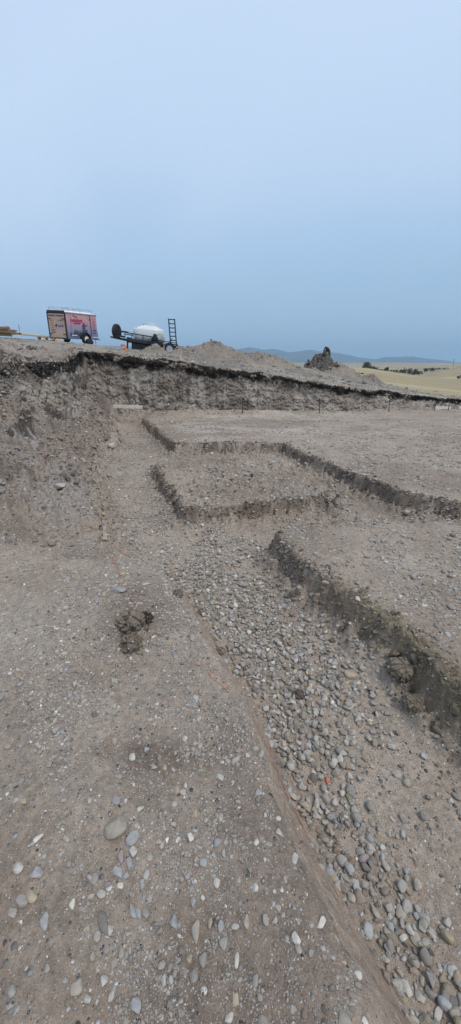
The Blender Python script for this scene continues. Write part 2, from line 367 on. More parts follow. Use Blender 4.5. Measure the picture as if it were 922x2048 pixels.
class MB:
    """collects boxes, tubes and rings into one mesh"""
    def __init__(s): s.v = []; s.f = []
    def add(s, vs_, fs): k = len(s.v); s.v += [tuple(v) for v in vs_]; s.f += [tuple(i + k for i in f) for f in fs]; return s
    def box(s, c, d, rot=None, taper=1.0):
        pts = []
        for sx, sy, sz in ((-1, -1, -1), (1, -1, -1), (1, 1, -1), (-1, 1, -1), (-1, -1, 1), (1, -1, 1), (1, 1, 1), (-1, 1, 1)):
            p = Vector((sx * d[0] / 2, sy * d[1] / 2, sz * d[2] / 2))
            if sz > 0: p.x *= taper; p.y *= taper
            if rot is not None: p = rot @ p
            pts.append(p + Vector(c))
        return s.add(pts, [(0, 3, 2, 1), (4, 5, 6, 7), (0, 1, 5, 4), (1, 2, 6, 5), (2, 3, 7, 6), (3, 0, 4, 7)])
    def tube(s, pts, r, n=8, r2=None):
        pts = [Vector(p) for p in pts]; rings = []
        for i, p in enumerate(pts):
            dd = (pts[min(i + 1, len(pts) - 1)] - pts[max(i - 1, 0)]).normalized()
            u = dd.orthogonal().normalized() if i == 0 else (u - dd * u.dot(dd)).normalized()
            w = dd.cross(u); rr = r if r2 is None else r + (r2 - r) * i / (len(pts) - 1)
            rings.append([p + (u * math.cos(2 * math.pi * k / n) + w * math.sin(2 * math.pi * k / n)) * rr for k in range(n)])
        vs_ = [v for g in rings for v in g]; fs = []
        for i in range(len(pts) - 1):
            for k in range(n): fs.append((i * n + k, i * n + (k + 1) % n, (i + 1) * n + (k + 1) % n, (i + 1) * n + k))
        fs.append(tuple(range(n))[::-1]); fs.append(tuple((len(pts) - 1) * n + k for k in range(n)))
        return s.add(vs_, fs)
    def lathe(s, prof, c, axis='Z', n=28):
        vs_ = []; c = Vector(c)
        for r_, h in prof:
            for k in range(n):
                a = 2 * math.pi * k / n; p = Vector((r_ * math.cos(a), r_ * math.sin(a), h))
                if axis == 'Y': p = Vector((p.x, p.z, p.y))
                if axis == 'X': p = Vector((p.z, p.y, p.x))
                vs_.append(p + c)
        fs = [(i * n + k, i * n + (k + 1) % n, (i + 1) * n + (k + 1) % n, (i + 1) * n + k) for i in range(len(prof) - 1) for k in range(n)]
        fs.append(tuple(range(n))[::-1]); fs.append(tuple((len(prof) - 1) * n + k for k in range(n)))
        return s.add(vs_, fs)
    def build(s, name, mat, parent=None, bevel=0, smooth=False):
        me = bpy.data.meshes.new(name); me.from_pydata(s.v, [], s.f); me.materials.append(mat)
        if smooth: me.polygons.foreach_set('use_smooth', [True] * len(me.polygons))
        o = bpy.data.objects.new(name, me); COL.objects.link(o)
        if parent: o.parent = parent
        if bevel:
            b = o.modifiers.new('bevel', 'BEVEL'); b.width = bevel; b.segments = 2; b.limit_method = 'ANGLE'
        return o

# ------------------------------------------------------------------ the ground: one sheet, fan-shaped, out to the hills
OY = -3.0
def build_ground():
    th = np.concatenate([np.arange(-110, -36, 1.0), np.arange(-36, -33, .25), np.arange(-33, 33, .058), np.arange(33, 36, .25), np.arange(36, 111, 1.0)])
    thr = np.radians(th)
    P = [(-12, -2), (-8.5, 2), (-7.2, 3.2), (-5.7, 5), (-4.95, 8), (-4.9, 12.7)] + [(x, float(yb(x))) for x in np.arange(-4.8, 12, .2)] + [(20, 17), (30, 14), (40, 4), (45, -10)]
    P = [((-16), -8)] + P
    pa = np.array([math.atan2(p[0], p[1] - OY) for p in P]); pr = np.array([math.hypot(p[0], p[1] - OY) for p in P])
    rb = np.interp(thr, pa, pr)
    near = [0.05, .4, .8]
    r = 1.0
    while r < 3.0: near.append(r); r += .03
    zone = list(near)
    while r < 14.3: zone.append(r); r += max(.0062, .0043 * (r - 2.9))
    zone = np.array(zone)
    rows = []
    # rows up to 1.5 m before the rim line, scaled per column so that dense rows follow the rim
    k = zone / zone[-1]
    rs = rb - 1.5
    A = np.where(k[:, None] * 14.3 < 6, 0, 0) + (zone[:, None] + (rs[None, :] - zone[-1]) * (ss(zone, 3.5, zone[-1])[:, None]))
    rows.append(A)
    rows.append(rs[None] + (np.linspace(0, 1.38, 130)[1:])[:, None])
    rows.append(rb[None] - .12 + (np.linspace(0, .80, 170)[1:])[:, None])
    a = rb + .68
    q = np.linspace(0, 1, 150)[1:]
    rows.append(a[None] + (9 * q ** 1.25)[:, None])
    b = a + 9
    q = np.linspace(0, 1, 260)[1:]
    rows.append(b[None] * np.exp(np.log(7000 / b)[None] * q[:, None]))
    RR = np.concatenate(rows, 0); nr, nc = RR.shape
    X = RR * np.sin(thr)[None]; Y = OY + RR * np.cos(thr)[None]
    x = X.ravel(); y = Y.ravel()
    z, I = height(x, y, True)
    # --- push the cut faces about sideways so that they are broken earth rather than a smooth ramp
    wm = np.clip(I['face'], 0, 1); wmask = ss(wm, .02, .12) * (1 - ss(wm, .9, 1.0) * .5) * (I['d'] < .9) * (x > -5.3) * (np.abs(z) > .02)
    cw, vw = cells(x * .7, z * 1.0, 6.5, 81); cw2, vw2 = cells(x, z, 15, 82)
    dy = -.14 * fbm(x, z * 1.2, 1.0, 5, 83, .6) - .03 * vw * (1 - ss(cw, .3, .7)) - .03 * vw2 * (1 - ss(cw2, .3, .7)) - .06 * ridged(x * 2.2, z * .6, 1.6, 3, 84) - .045 * fbm(x, z * 1.1, 5, 4, 90, .7)
    lip = ss(wm, .78, .95)
    dy = dy - lip * (.10 + .10 * fbm(x, z, 4, 3, 85))
    y2 = y + dy * wmask
    # left cut wall: sideways along x
    lm = ss(I['t'], .45, .7) * (1 - ss(I['t'], 1.0, 1.05)) * I['k2'] * (y < 12.9)
    dx = .14 * fbm(y, z * 1.3, 1.3, 4, 86) + .07 * vn(y * 7, z * 9, 87) + .05 * vn(y * 17, z * 19, 88)
    x2 = x + lm * dx + .10 * ss(I['t'], .86, .96) * (1 - ss(I['t'], .99, 1.02)) * I['k2'] * (y < 12.9) * (1 + fbm(y, z, 4, 3, 89))
    # --- which earth lies where, with light and shade painted in at the far-left corner
    n1 = fbm(x, y, .8, 4, 101); n2 = fbm(x, y, 3.1, 4, 102); n3 = fbm(x, y, 11, 3, 103)
    def C(r_, g_, b_): return np.array([r_, g_, b_])
    dry = C(.325, .265, .212); warm = C(.235, .182, .142); dark_earth = C(.165, .125, .098); pale = C(.41, .355, .30)
    olive = C(.205, .168, .112); top_ = C(.016, .013, .011); sand = C(.25, .215, .165)
    def mixc(c, q, k): k = np.clip(k, 0, 1)[:, None]; return c * (1 - k) + q[None] * k
    c = np.tile(dry, (len(x), 1))
    c = mixc(c, warm, ss(n1 + .5 * n2, -.15, .5) * .8)
    c = mixc(c, pale, ss(fbm(x, y * 2.2, .7, 4, 104), .0, .35) * .75 * (I['sF'] > 0) * (y < 13.5) * (1 - ss(x, 1.5, 4) * .6))
    c = mixc(c, pale, ss(fbm(x, y, 1.3, 3, 105), .2, .55) * .3)
    # damp patches on the bank, then darker bands along the cut pad edges
    bank = (I['sA'] > .05) * (y < 3.6)
    c = mixc(c, dark_earth, .55 * bank * ss(fbm(x, y, 1.5, 4, 106) + .6 * np.exp(-(((x + .42) / .32) ** 2 + ((y - 1.17) / .12) ** 2)), .12, .5))
    c = mixc(c, dark_earth, .95 * bank * np.exp(-(((x + .38) / .34) ** 2 + ((y - 1.15) / .11) ** 2)) * ss(n3 + n2, -.7, .2))
    c = mixc(c, pale, .6 * bank * np.exp(-(((x + 1.5) / .7) ** 2 + ((y - 2.0) / .3) ** 2)) * ss(n2, -.4, .2))
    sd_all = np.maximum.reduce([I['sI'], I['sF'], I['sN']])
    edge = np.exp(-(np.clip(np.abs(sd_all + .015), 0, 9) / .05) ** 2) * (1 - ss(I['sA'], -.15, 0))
    c = mixc(c, dark_earth, edge * ss(n2 + .35 * n3 + .25 * I['v1'], -.45, .25) * .85)
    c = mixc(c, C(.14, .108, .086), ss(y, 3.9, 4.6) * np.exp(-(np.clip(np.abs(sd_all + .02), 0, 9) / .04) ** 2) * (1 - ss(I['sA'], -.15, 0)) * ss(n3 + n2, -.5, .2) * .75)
    eb = np.exp(-((I['sA'] + .05) / .10) ** 2) * (y < 3.5)
    c = mixc(c, C(.36, .275, .21), eb * .85)
    ed = np.exp(-(np.clip(np.abs(I['sN'] - .035 - .03 * n2), 0, 9) / (.06 + .05 * ss(-y, -2.2, -1.5))) ** 2) * ss(-y, -2.9, -2.3)
    nf = ss(I['sN'], -.10, -.05) * (1 - ss(I['sN'], -.02, .0)) * (y < 3.6)
    c = mixc(c, C(.25, .20, .16), nf * .8)
    c = mixc(c, olive, ed * ss(n2, -.6, -.1) * .85)
    # slope and walls
    t = I['t']; on = I['onl'] * ss(y, 3.0, 4.2)
    c = mixc(c, C(.245, .20, .165), on * .8)
    c = mixc(c, C(.31, .28, .255), on * ss(fbm(x, y, 1.2, 4, 107), 0, .4) * .8)
    c = mixc(c, top_ * 2.2, on * ss(fbm(x * .8 + y * .6, y * .5 - x * .6, 1.8, 4, 108) + .35 * n3 + .25 * np.exp(-(((x + 3.5) / .8) ** 2 + ((y - 6.1) / .7) ** 2)), .14, .34) * ss(t, .12, .4) * .85)
    c = mixc(c, C(.13, .102, .08), (x > -4.75) * (x < -2.6) * (y > 12.6) * (y < 13.8) * ss(z, .15, .5) * (1 - ss(x, -3.6, -2.6)) * .7)  # shade painted into the far wall, next to the lit left wall
    lw = on * ss(t, .5, .62) * (1 - ss(t, .97, 1.0)) * I['k2']
    c = mixc(c, C(.37, .325, .275), lw * ss(fbm(y, z * 1.4, 1.6, 3, 194), -.4, .2) * .8)  # paler colour paints the light falling on the left cut wall
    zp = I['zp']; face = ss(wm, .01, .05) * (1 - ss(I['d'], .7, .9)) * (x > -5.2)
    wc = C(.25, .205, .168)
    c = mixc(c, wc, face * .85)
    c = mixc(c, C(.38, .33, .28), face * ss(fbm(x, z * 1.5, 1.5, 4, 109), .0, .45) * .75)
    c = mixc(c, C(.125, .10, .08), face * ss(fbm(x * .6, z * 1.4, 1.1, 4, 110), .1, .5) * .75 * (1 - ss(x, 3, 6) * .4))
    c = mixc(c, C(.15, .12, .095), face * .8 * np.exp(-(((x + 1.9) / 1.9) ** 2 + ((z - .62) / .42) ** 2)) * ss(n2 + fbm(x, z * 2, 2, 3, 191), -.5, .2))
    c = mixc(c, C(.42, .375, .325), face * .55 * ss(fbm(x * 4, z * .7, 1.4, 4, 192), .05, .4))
    dep = zp - z
    bw = np.interp(x, [-5, -2, 1, 4, 7, 10], [.42, .36, .26, .22, .20, .16]) * (1 + .85 * fbm(x, 0 * x, 1.3, 5, 111, .7)) * (1 + .25 * fbm(x, z, 7, 3, 113))
    tb = face * ss(dep, .015, .05) * (1 - ss(dep, bw * .8, bw * 1.15)) * (ss(fbm(x, z * 2, 3.5, 3, 112), -.4, -.15))
    c = mixc(c, top_, tb * .97)
    depl = I['ztop'] - z
    tl = on * ss(I['t'], .78, .9) * I['k2'] * (depl < .44 + .25 * fbm(y, z, 2, 3, 114)) * (depl > .03) * (I['t'] < 1.01)
    c = mixc(c, top_, tl * .97)
    # spoil above the cut, then prairie
    r = np.hypot(x, y)
    d = I['d']
    c = mixc(c, C(.27, .238, .20), ss(d, .45, .7) * .7)
    c = mixc(c, C(.15, .125, .105), ss(d, .45, .7) * ss(fbm(x, y, .9, 4, 193), .1, .35) * .7)
    gstart = np.interp(x, [-30, -6, 0, 4, 6.5, 9, 12, 30], [60, 60, 40, 12, 5.5, 2.0, 1.6, 1.6])
    g = ss(y - yb(x) + .8 * fbm(x, y, 1.2, 3, 115), gstart, gstart + .8) * (y > 10)
    gc = np.tile(C(.30, .245, .150), (len(x), 1))
    gc = mixc(gc, C(.22, .185, .10), ss(fbm(x * .35, y, .25, 4, 116), .0, .4) * .7)
    gc = mixc(gc, C(.40, .345, .215), ss(fbm(x * .3, y, .035, 4, 117), .05, .35) * .8)
    gc = mixc(gc, C(.16, .155, .105), ss(fbm(x * .5, y, .006, 4, 118), .1, .35) * .7 * ss(r, 150, 300))
    c = c * (1 - g[:, None]) + gc * g[:, None]
    c = c * (1 - .05 * bank[:, None] * ss(-y, -3, -2)[:, None])
    grav = np.full(len(x), .62)
    grav = np.where(I['top'] < .5, .9, grav); grav = grav * (1 - on * .25)
    grav = grav + .35 * ss(fbm(x, y, 1.7, 3, 120), 0, .4)
    grav = np.where(face > .3, .55 * (1 - tb), grav); grav = grav * (1 - eb * .9) * (1 - g) * (1 - .7 * edge)
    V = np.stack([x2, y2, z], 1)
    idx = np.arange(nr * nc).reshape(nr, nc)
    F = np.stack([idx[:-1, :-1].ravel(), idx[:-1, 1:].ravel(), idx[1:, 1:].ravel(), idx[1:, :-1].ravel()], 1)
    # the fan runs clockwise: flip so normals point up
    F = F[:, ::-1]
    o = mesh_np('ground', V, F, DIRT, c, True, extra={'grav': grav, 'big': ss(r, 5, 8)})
    o['kind'] = 'structure'
    return o
GROUND = build_ground()

# ------------------------------------------------------------------ distant mountains
def build_mountains():
    prof = [(-400, 684), (0, 686), (212, 691), (300, 694), (385, 697), (450, 701), (478, 698), (501, 694.5), (514, 697), (527, 699.5), (546, 697.6), (562, 701), (577, 705), (589, 703), (611, 700), (621, 699.5), (635, 702), (649, 703), (670, 705.5), (695, 710),
            (719, 715), (740, 717), (754, 718), (762, 715.5), (771, 714), (797, 713.5), (823, 712.5), (838, 715), (851, 717), (879, 719.5), (904, 723), (940, 727), (1300, 727)]
    D = 5200.0; px = np.array([p[0] for p in prof], float); pz = np.array([at(p[0], p[1], D).z for p in prof])
    wx = np.array([at(p[0], 726, D).x for p in prof])
    xs = np.linspace(wx[0], wx[-1], 900); hz = np.interp(xs, wx, pz) + 5 * fbm(xs, xs * 0, .012, 4, 3)
    rows = [(-900, -.02), (-650, .18), (-420, .42), (-250, .62), (-120, .84), (0, 1.0), (300, .6), (700, -.1)]
    V = []
    for dy, k in rows:
        zz = -12 + (hz + 12) * k + (hz > 10) * 30 * fbm(xs, xs * 0 + dy, .006, 4, 5) * (1 - abs(k - .5) * 2 if 0 < k < 1 else 0)
        sc = (D + dy) / D
        V.append(np.stack([xs * sc, np.full_like(xs, D + dy), zz], 1))
    V = np.concatenate(V); n = len(xs); idx = np.arange(len(V)).reshape(len(rows), n)
    F = np.stack([idx[:-1, :-1].ravel(), idx[:-1, 1:].ravel(), idx[1:, 1:].ravel(), idx[1:, :-1].ravel()], 1)
    m = simple('mountain_forest', (.045, .06, .055), .95, var=.4, scale=.01)
    o = mesh_np('mountains', V, F, m, None, True); o['kind'] = 'structure'
build_mountains()

# ------------------------------------------------------------------ stones
def ico(sub):
    t = (1 + 5 ** .5) / 2
    v = [(-1, t, 0), (1, t, 0), (-1, -t, 0), (1, -t, 0), (0, -1, t), (0, 1, t), (0, -1, -t), (0, 1, -t), (t, 0, -1), (t, 0, 1), (-t, 0, -1), (-t, 0, 1)]
    f = [(0, 11, 5), (0, 5, 1), (0, 1, 7), (0, 7, 10), (0, 10, 11), (1, 5, 9), (5, 11, 4), (11, 10, 2), (10, 7, 6), (7, 1, 8), (3, 9, 4), (3, 4, 2), (3, 2, 6), (3, 6, 8), (3, 8, 9), (4, 9, 5), (2, 4, 11), (6, 2, 10), (8, 6, 7), (9, 8, 1)]
    v = [tuple(np.array(p) / np.linalg.norm(p)) for p in v]
    for _ in range(sub):
        mc = {}; nf = []
        def mid(a, b):
            k = (min(a, b), max(a, b))
            if k not in mc:
                p = np.array(v[a]) + np.array(v[b]); v.append(tuple(p / np.linalg.norm(p))); mc[k] = len(v) - 1
            return mc[k]
        for a, b, c in f:
            x, y, z = mid(a, b), mid(b, c), mid(c, a); nf += [(a, x, z), (b, y, x), (c, z, y), (x, y, z)]
        f = nf
    return np.array(v), np.array(f)
def stone_shape(sub, seed, angular):
    v, f = ico(sub); r = np.random.default_rng(seed)
    d = np.ones(len(v))
    ex = r.uniform(2.2, 3.0)
    # rounded-box norm gives the blunt, slightly blocky look of river stones, planes knock corners off
    v = v / (np.abs(v) ** ex).sum(1, keepdims=True) ** (1 / ex)
    for _ in range(6 if not angular else 11):
        n = r.normal(size=3); n /= np.linalg.norm(n); off = r.uniform(.52, .85) if not angular else r.uniform(.40, .75)
        h = v @ n; over = np.clip(h - off, 0, None); v = v - over[:, None] * n[None] * (.92 if angular else .75)
    ph = r.uniform(0, 6, 3); v = v * (1 + .07 * np.sin(2.2 * v @ r.normal(size=3) + ph[0]))[:, None]
    if angular: v = v * (1 + (.04 if sub > 1 else .08) * r.uniform(-1, 1, len(v)))[:, None]
    v[:, 0] *= 1 + .18 * r.uniform(-1, 1) * v[:, 1]
    return v / np.abs(v).max(), f
ROUND2 = [stone_shape(2, 100 + i, i % 2 == 1) for i in range(16)]
ROUND3 = [stone_shape(3, 400 + i, i % 3 > 0) for i in range(12)]
ROUND1 = [stone_shape(1, 200 + i, i % 3 == 2) for i in range(12)]
CLOD2 = [stone_shape(2, 300 + i, True) for i in range(10)]
PAL = {'grey': (.27, .262, .25), 'pale grey': (.40, .395, .38), 'blue-grey': (.275, .292, .315), 'tan': (.34, .29, .22), 'dark grey': (.15, .145, .14),
       'white': (.52, .51, .48), 'brown': (.23, .19, .16), 'warm grey': (.30, .28, .25), 'brick-red': (.42, .13, .08), 'purple-grey': (.24, .215, .225)}
PNAMES = ['grey', 'pale grey', 'blue-grey', 'tan', 'dark grey', 'white', 'brown', 'warm grey', 'purple-grey']
PPROB = np.array([.27, .15, .10, .05, .08, .02, .13, .17, .03]); PPROB /= PPROB.sum()
for _k in PAL: PAL[_k] = tuple(np.array(PAL[_k]) * np.array([1.12, 1.07, 1.0]))
PARR = np.array([PAL[n] for n in PNAMES])
def rotm(yaw, tx, ty):
    cz, sz = np.cos(yaw), np.sin(yaw); cx, sx = np.cos(tx), np.sin(tx); cy, sy = np.cos(ty), np.sin(ty)
    Rz = np.zeros((len(yaw), 3, 3)); Rz[:, 0, 0] = cz; Rz[:, 0, 1] = -sz; Rz[:, 1, 0] = sz; Rz[:, 1, 1] = cz; Rz[:, 2, 2] = 1
    Rx = np.zeros_like(Rz); Rx[:, 0, 0] = 1; Rx[:, 1, 1] = cx; Rx[:, 1, 2] = -sx; Rx[:, 2, 1] = sx; Rx[:, 2, 2] = cx
    Ry = np.zeros_like(Rz); Ry[:, 1, 1] = 1; Ry[:, 0, 0] = cy; Ry[:, 0, 2] = sy; Ry[:, 2, 0] = -sy; Ry[:, 2, 2] = cy
    return Rz @ Rx @ Ry
def merge(shapes, pos, size, rot, col, which):
    Vs = []; Fs = []; Cs = []; k = 0
    for i, (v, f) in enumerate(shapes):
        m = np.nonzero(which == i)[0]
        if not len(m): continue
        P = np.einsum('nij,nvj->nvi', rot[m], v[None] * size[m][:, None, :]) + pos[m][:, None, :]
        Vs.append(P.reshape(-1, 3)); Fs.append((f[None] + (np.arange(len(m)) * len(v))[:, None, None] + k).reshape(-1, 3)); k += len(m) * len(v)
        Cs.append(np.repeat(col[m], len(v), 0))
    return np.concatenate(Vs), np.concatenate(Fs), np.concatenate(Cs)

def candidates():
    """stones: position, half-size, zone id"""
    XS = []; YS = []; SZ = []; LIFT = []
    # 1) everywhere inside the dig: number falls with the square of size
    n = 100000
    th = np.radians(RNG.uniform(-38, 38, n)); r = np.exp(RNG.uniform(math.log(.3), math.log(14.5), n))
    x = r * np.sin(th); y = r * np.cos(th)
    s = .0036 * r * RNG.uniform(0, 1, n) ** (-1 / 2.35)
    XS.append(x); YS.append(y); SZ.append(s); LIFT.append(np.zeros(n))
    # 2) the washed gravel lying in the trench bed
    n = 56000
    x = RNG.uniform(-1.6, 3.2, n); y = RNG.uniform(.1, 5.2, n)
    s = np.exp(RNG.normal(math.log(.0245), .48, n)) * np.interp(y, [0, 1.4, 2.6, 4], [1.05, 1.05, .9, .8])
    XS.append(x); YS.append(y); SZ.append(s); LIFT.append(RNG.uniform(0, 1, n))
    return [np.concatenate(a) for a in (XS, YS, SZ, LIFT)], np.repeat([0, 1], [100000, 56000])
(cx, cy, cs, cl), src = candidates()
cz, CI = height(cx, cy, True)
rc = np.hypot(cx, cy)
top = CI['top']; bedm = (top < .25)
# band of dense gravel that runs along the foot of the near bank and across the middle of the trench
foot = -CI['sA']
dense = np.exp(-((foot - .22) / .17) ** 2) * (1 - ss(cy, 1.4, 1.8)) + np.exp(-((foot - .50) / .42) ** 2) * ss(cy, 1.3, 1.8) * (1 - ss(cy, 3.0, 3.5)) + .55 * ss(cy, 2.9, 3.4) * (1 - ss(cy, 4.4, 4.9)) * ss(fbm(cx, cy, 2.3, 3, 140), -.2, .3)
dense = np.clip(dense + .35 * fbm(cx, cy, 2.6, 3, 141) - .05, 0, 1)
cs = np.where(src == 1, np.minimum(cs, .043), cs)
keep1 = (src == 1) & bedm & (RNG.uniform(0, 1, len(cx)) < dense) & (foot > .04)
clump = fbm(cx, cy, 2.4, 4, 142) + .45 * fbm(cx, cy, 9, 2, 143)
pk = np.clip(.34 + 1.6 * clump, .08, 1)
onbank = (CI['sA'] > 0.02) & (cy < 3.6)
edgeclear = (CI['sA'] > -.13) & (CI['sA'] < .06) & (cy < 3.4)
smax = np.where(onbank, .032, np.where(CI['onl'] > .3, .085, .05))
smax = np.where(CI['d'] > -.5, .06, smax)
pk = pk * (1 - .6 * (CI['onl'] > .3))
keep0 = (src == 0) & (RNG.uniform(0, 1, len(cx)) < pk) & (cs < smax) & ~(edgeclear & (RNG.uniform(0, 1, len(cx)) < .93)) & ((cy - yb(cx)) < .0)
keep = keep0 | keep1
cx, cy, cz, cs, cl, rc, src = [a[keep] for a in (cx, cy, cz, cs, cl, rc, src)]
on_ = {k: v[keep] for k, v in CI.items()}
nS = len(cx)
asp = np.stack([np.ones(nS), RNG.uniform(.6, .98, nS), RNG.uniform(.38, .78, nS)], 1)
half = cs * np.where(src == 1, .5, .62)
size = asp * half[:, None] * 1.15
ci = RNG.choice(len(PNAMES), nS, p=PPROB)
colr = PARR[ci] * RNG.uniform(.72, 1.22, (nS, 1))
dusty = RNG.uniform(0, .75, (nS, 1)) * np.where(src == 1, .5, 1)[:, None]
colr = colr * (1 - dusty) + np.array([.255, .22, .19]) * dusty
sink = np.where(src == 1, size[:, 2] * .1 + cl * half * .95, size[:, 2] * RNG.uniform(-.35, .55, nS))
pos = np.stack([cx, cy, cz + sink], 1)
yaw = RNG.uniform(0, 6.28, nS)
tl = np.where(src == 1, .5, .22)
rot = rotm(yaw, RNG.normal(0, 1, nS) * tl, RNG.normal(0, 1, nS) * tl)
which1 = RNG.integers(0, len(ROUND1), nS); which2 = RNG.integers(0, len(ROUND2), nS); src1_ = None
# where each lands in the picture: only used to decide which stones get an object of their own
def project(x, y, z):
    dz = z - CAM_H; fz = y * math.cos(PITCH) - dz * math.sin(PITCH); upv = y * math.sin(PITCH) + dz * math.cos(PITCH)
    return 461 + FPX * x / fz, 1024 - FPX * upv / fz, fz
ppx, ppy, pfz = project(cx, cy, cz)
inframe = (ppx > 5) & (ppx < 917) & (ppy > 700) & (ppy < 2043) & (pfz > 0)
proj = np.where(inframe, half / np.maximum(pfz, .05), 0)

# --- stones recognised one by one in the photograph: (x, y, width, height in px, colour, label or None)
KNOWN = [
 (234, 1648, 52, 40, 'warm grey', 'largest smooth tan-grey cobble lying in the bank dirt'),
 (264, 1675, 34, 24, 'blue-grey', 'oval slate-blue cobble just below the largest smooth tan-grey cobble'),
 (265, 1510, 19, 21, 'white', 'white sharp-cornered stone standing in the dark damp dirt patch'),
 (233, 1601, 20, 17, 'blue-grey', 'blue-grey block stone in the cluster above the largest cobble'),
 (98, 1529, 18, 17, 'warm grey', None), (41, 1561, 18, 20, 'blue-grey', None), (60, 1549, 15, 16, 'warm grey', None), (46, 1600, 13, 20, 'tan', None),
 (125, 1598, 16, 18, 'blue-grey', None), (73, 1676, 26, 14, 'white', 'long white stone lying flat with pointed ends left of the largest cobble'),
 (37, 1731, 20, 24, 'pale grey', None), (72, 1745, 26, 22, 'blue-grey', None), (64, 1787, 19, 28, 'tan', 'upright tan and cream stone touching a grey cobble'),
 (45, 1798, 22, 28, 'grey', 'grey cobble leaning against the upright tan and cream stone'), (24, 1823, 20, 24, 'grey', None), (91, 1839, 20, 34, 'blue-grey', 'pale blue tapered stone pointing down, alone below the tan stone'),
 (146, 1806, 14, 19, 'white', 'small cream-white stone alone on bare dirt'), (202, 1783, 22, 24, 'pale grey', None), (208, 1838, 20, 46, 'dark grey', 'long narrow dark grey stone in the row of upright stones'),
 (218, 1854, 15, 27, 'pale grey', None), (194, 1872, 18, 18, 'grey', None), (266, 1820, 14, 31, 'blue-grey', 'slim blue-grey stone standing beside a matching smaller one'),
 (277, 1824, 11, 22, 'blue-grey', None), (290, 1824, 16, 22, 'grey', None), (385, 1800, 17, 25, 'blue-grey', None), (347, 1841, 18, 25, 'blue-grey', 'blue quartz-streaked stone alone in the bare dirt'),
 (393, 1858, 20, 43, 'warm grey', 'long egg-shaped tan-grey cobble with its length up the slope'), (419, 1841, 14, 27, 'tan', None), (441, 1850, 15, 20, 'blue-grey', None), (362, 1896, 17, 20, 'dark grey', None),
 (322, 1927, 18, 23, 'grey', None), (378, 1915, 17, 24, 'tan', None), (407, 1917, 19, 27, 'grey', None), (184, 1909, 17, 19, 'warm grey', None), (206, 1955, 18, 27, 'pale grey', None),
 (172, 1994, 22, 24, 'pale grey', 'flat square pale slab sunk level with the dirt'), (155, 1970, 28, 27, 'warm grey', None), (225, 1985, 25, 25, 'pale grey', None), (271, 2008, 23, 31, 'blue-grey', 'speckled pale blue cobble lying at the bottom of the bank dirt'),
 (96, 1934, 15, 14, 'grey', None), (24, 1977, 17, 23, 'grey', None), (642, 1840, 16, 35, 'white', 'bright white tooth-shaped stone near the smooth bank edge'),
 (588, 1714, 17, 33, 'pale grey', 'long pale grey striped stone leaning beside the smooth bank edge'), (557, 1660, 18, 17, 'pale grey', None), (492, 1840, 14, 27, 'warm grey', None), (469, 1850, 19, 18, 'pale grey', None),
 (591, 1871, 23, 27, 'white', 'white broken stone below the white tooth-shaped one'), (597, 1893, 15, 19, 'grey', None), (474, 1912, 11, 42, 'white', 'thin white splinter of stone set upright in the dirt'),
 (752, 1836, 18, 22, 'dark grey', None), (748, 1820, 28, 24, 'warm grey', 'broad flat grey stone on top of the trench gravel'), (829, 1899, 18, 20, 'dark grey', None), (875, 2022, 15, 30, 'pale grey', None),
 (729, 2038, 22, 16, 'white', None), (458, 2035, 26, 24, 'white', 'blocky white stone cut by the lower end of the picture'), (701, 1351, 31, 17, 'tan', 'largest flat tan cobble on the gravel in the trench bed'),
 (656, 1559, 11, 15, 'brick-red', 'small brick-red stone among the grey trench gravel'), (597, 1484, 12, 15, 'pale grey', None), (440, 1553, 16, 17, 'pale grey', None), (742, 1642, 16, 16, 'grey', None),
 (815, 1022, 18, 11, 'pale grey', 'pale cobble at the foot of the crumbling far pad edge'), (517, 978, 12, 9, 'pale grey', 'small pale cobble on the raised island pad'), (8, 1072, 26, 24, 'blue-grey', 'pale blue-white rock at the foot of the rubble slope'),
 (238, 1180, 30, 15, 'blue-grey', 'flat pale blue rock beside the orange paint line'), (290, 1168, 26, 8, 'pale grey', 'thin pale slab of rock right of the flat blue rock'), (119, 967, 34, 18, 'pale grey', 'long pale slab lying in the rubble slope'),
 (24, 892, 18, 9, 'pale grey', 'pale flat rock high on the rubble slope'), (202, 885, 18, 8, 'white', 'whitish rock embedded on the block of uncut earth'), (224, 889, 20, 9, 'white', 'second whitish rock at the brow of the uncut earth block'), (41, 1368, 14, 13, 'blue-grey', None), (4, 1394, 14, 16, 'grey', None), (15, 1490, 17, 16, 'grey', None),
 (400, 1380, 13, 11, 'grey', None), (700, 1246, 9, 7, 'pale grey', None), (188, 829, 7, 12, 'white', 'small white stone upright at the foot of the corner of the dig'),
 (263, 1450, 15, 15, 'grey', None), (308, 1532, 14, 15, 'warm grey', None), (330, 1532, 11, 13, 'tan', None), (348, 1605, 13, 17, 'pale grey', None), (278, 1616, 19, 14, 'pale grey', None), (265, 1700, 20, 20, 'pale grey', None), (298, 1708, 15, 30, 'grey', None),
 (236, 1740, 18, 30, 'blue-grey', None), (252, 1750, 16, 20, 'blue-grey', None), (240, 1770, 14, 16, 'white', None), (243, 1710, 14, 26, 'purple-grey', None), (258, 1722, 16, 26, 'blue-grey', None), (214, 1766, 18, 16, 'purple-grey', None), (284, 1765, 13, 22, 'blue-grey', None), (408, 1723, 19, 16, 'blue-grey', None),
 (380, 1672, 17, 16, 'white', None), (435, 1684, 17, 21, 'blue-grey', None), (434, 1763, 15, 18, 'white', None),
]
SHAPES = ['rounded', 'angular']
SHARED = {}
def place_stone(pos, size, rot3, col, shape, label, group, name='cobble', smooth=True):
    v, f = shape
    V = (v * np.array(size)) @ rot3.T
    zmin = V[:, 2].min()
    base = Vector((pos[0], pos[1], pos[2] + zmin * .0))
    o = mesh_np(name, V, f, STONE, np.tile(np.array(col), (len(v), 1)), smooth)
    o.location = base
    tag(o, label, 'stone', group)
    return o
SHARED_LABEL = 'plain {c} {s} stone {z}'
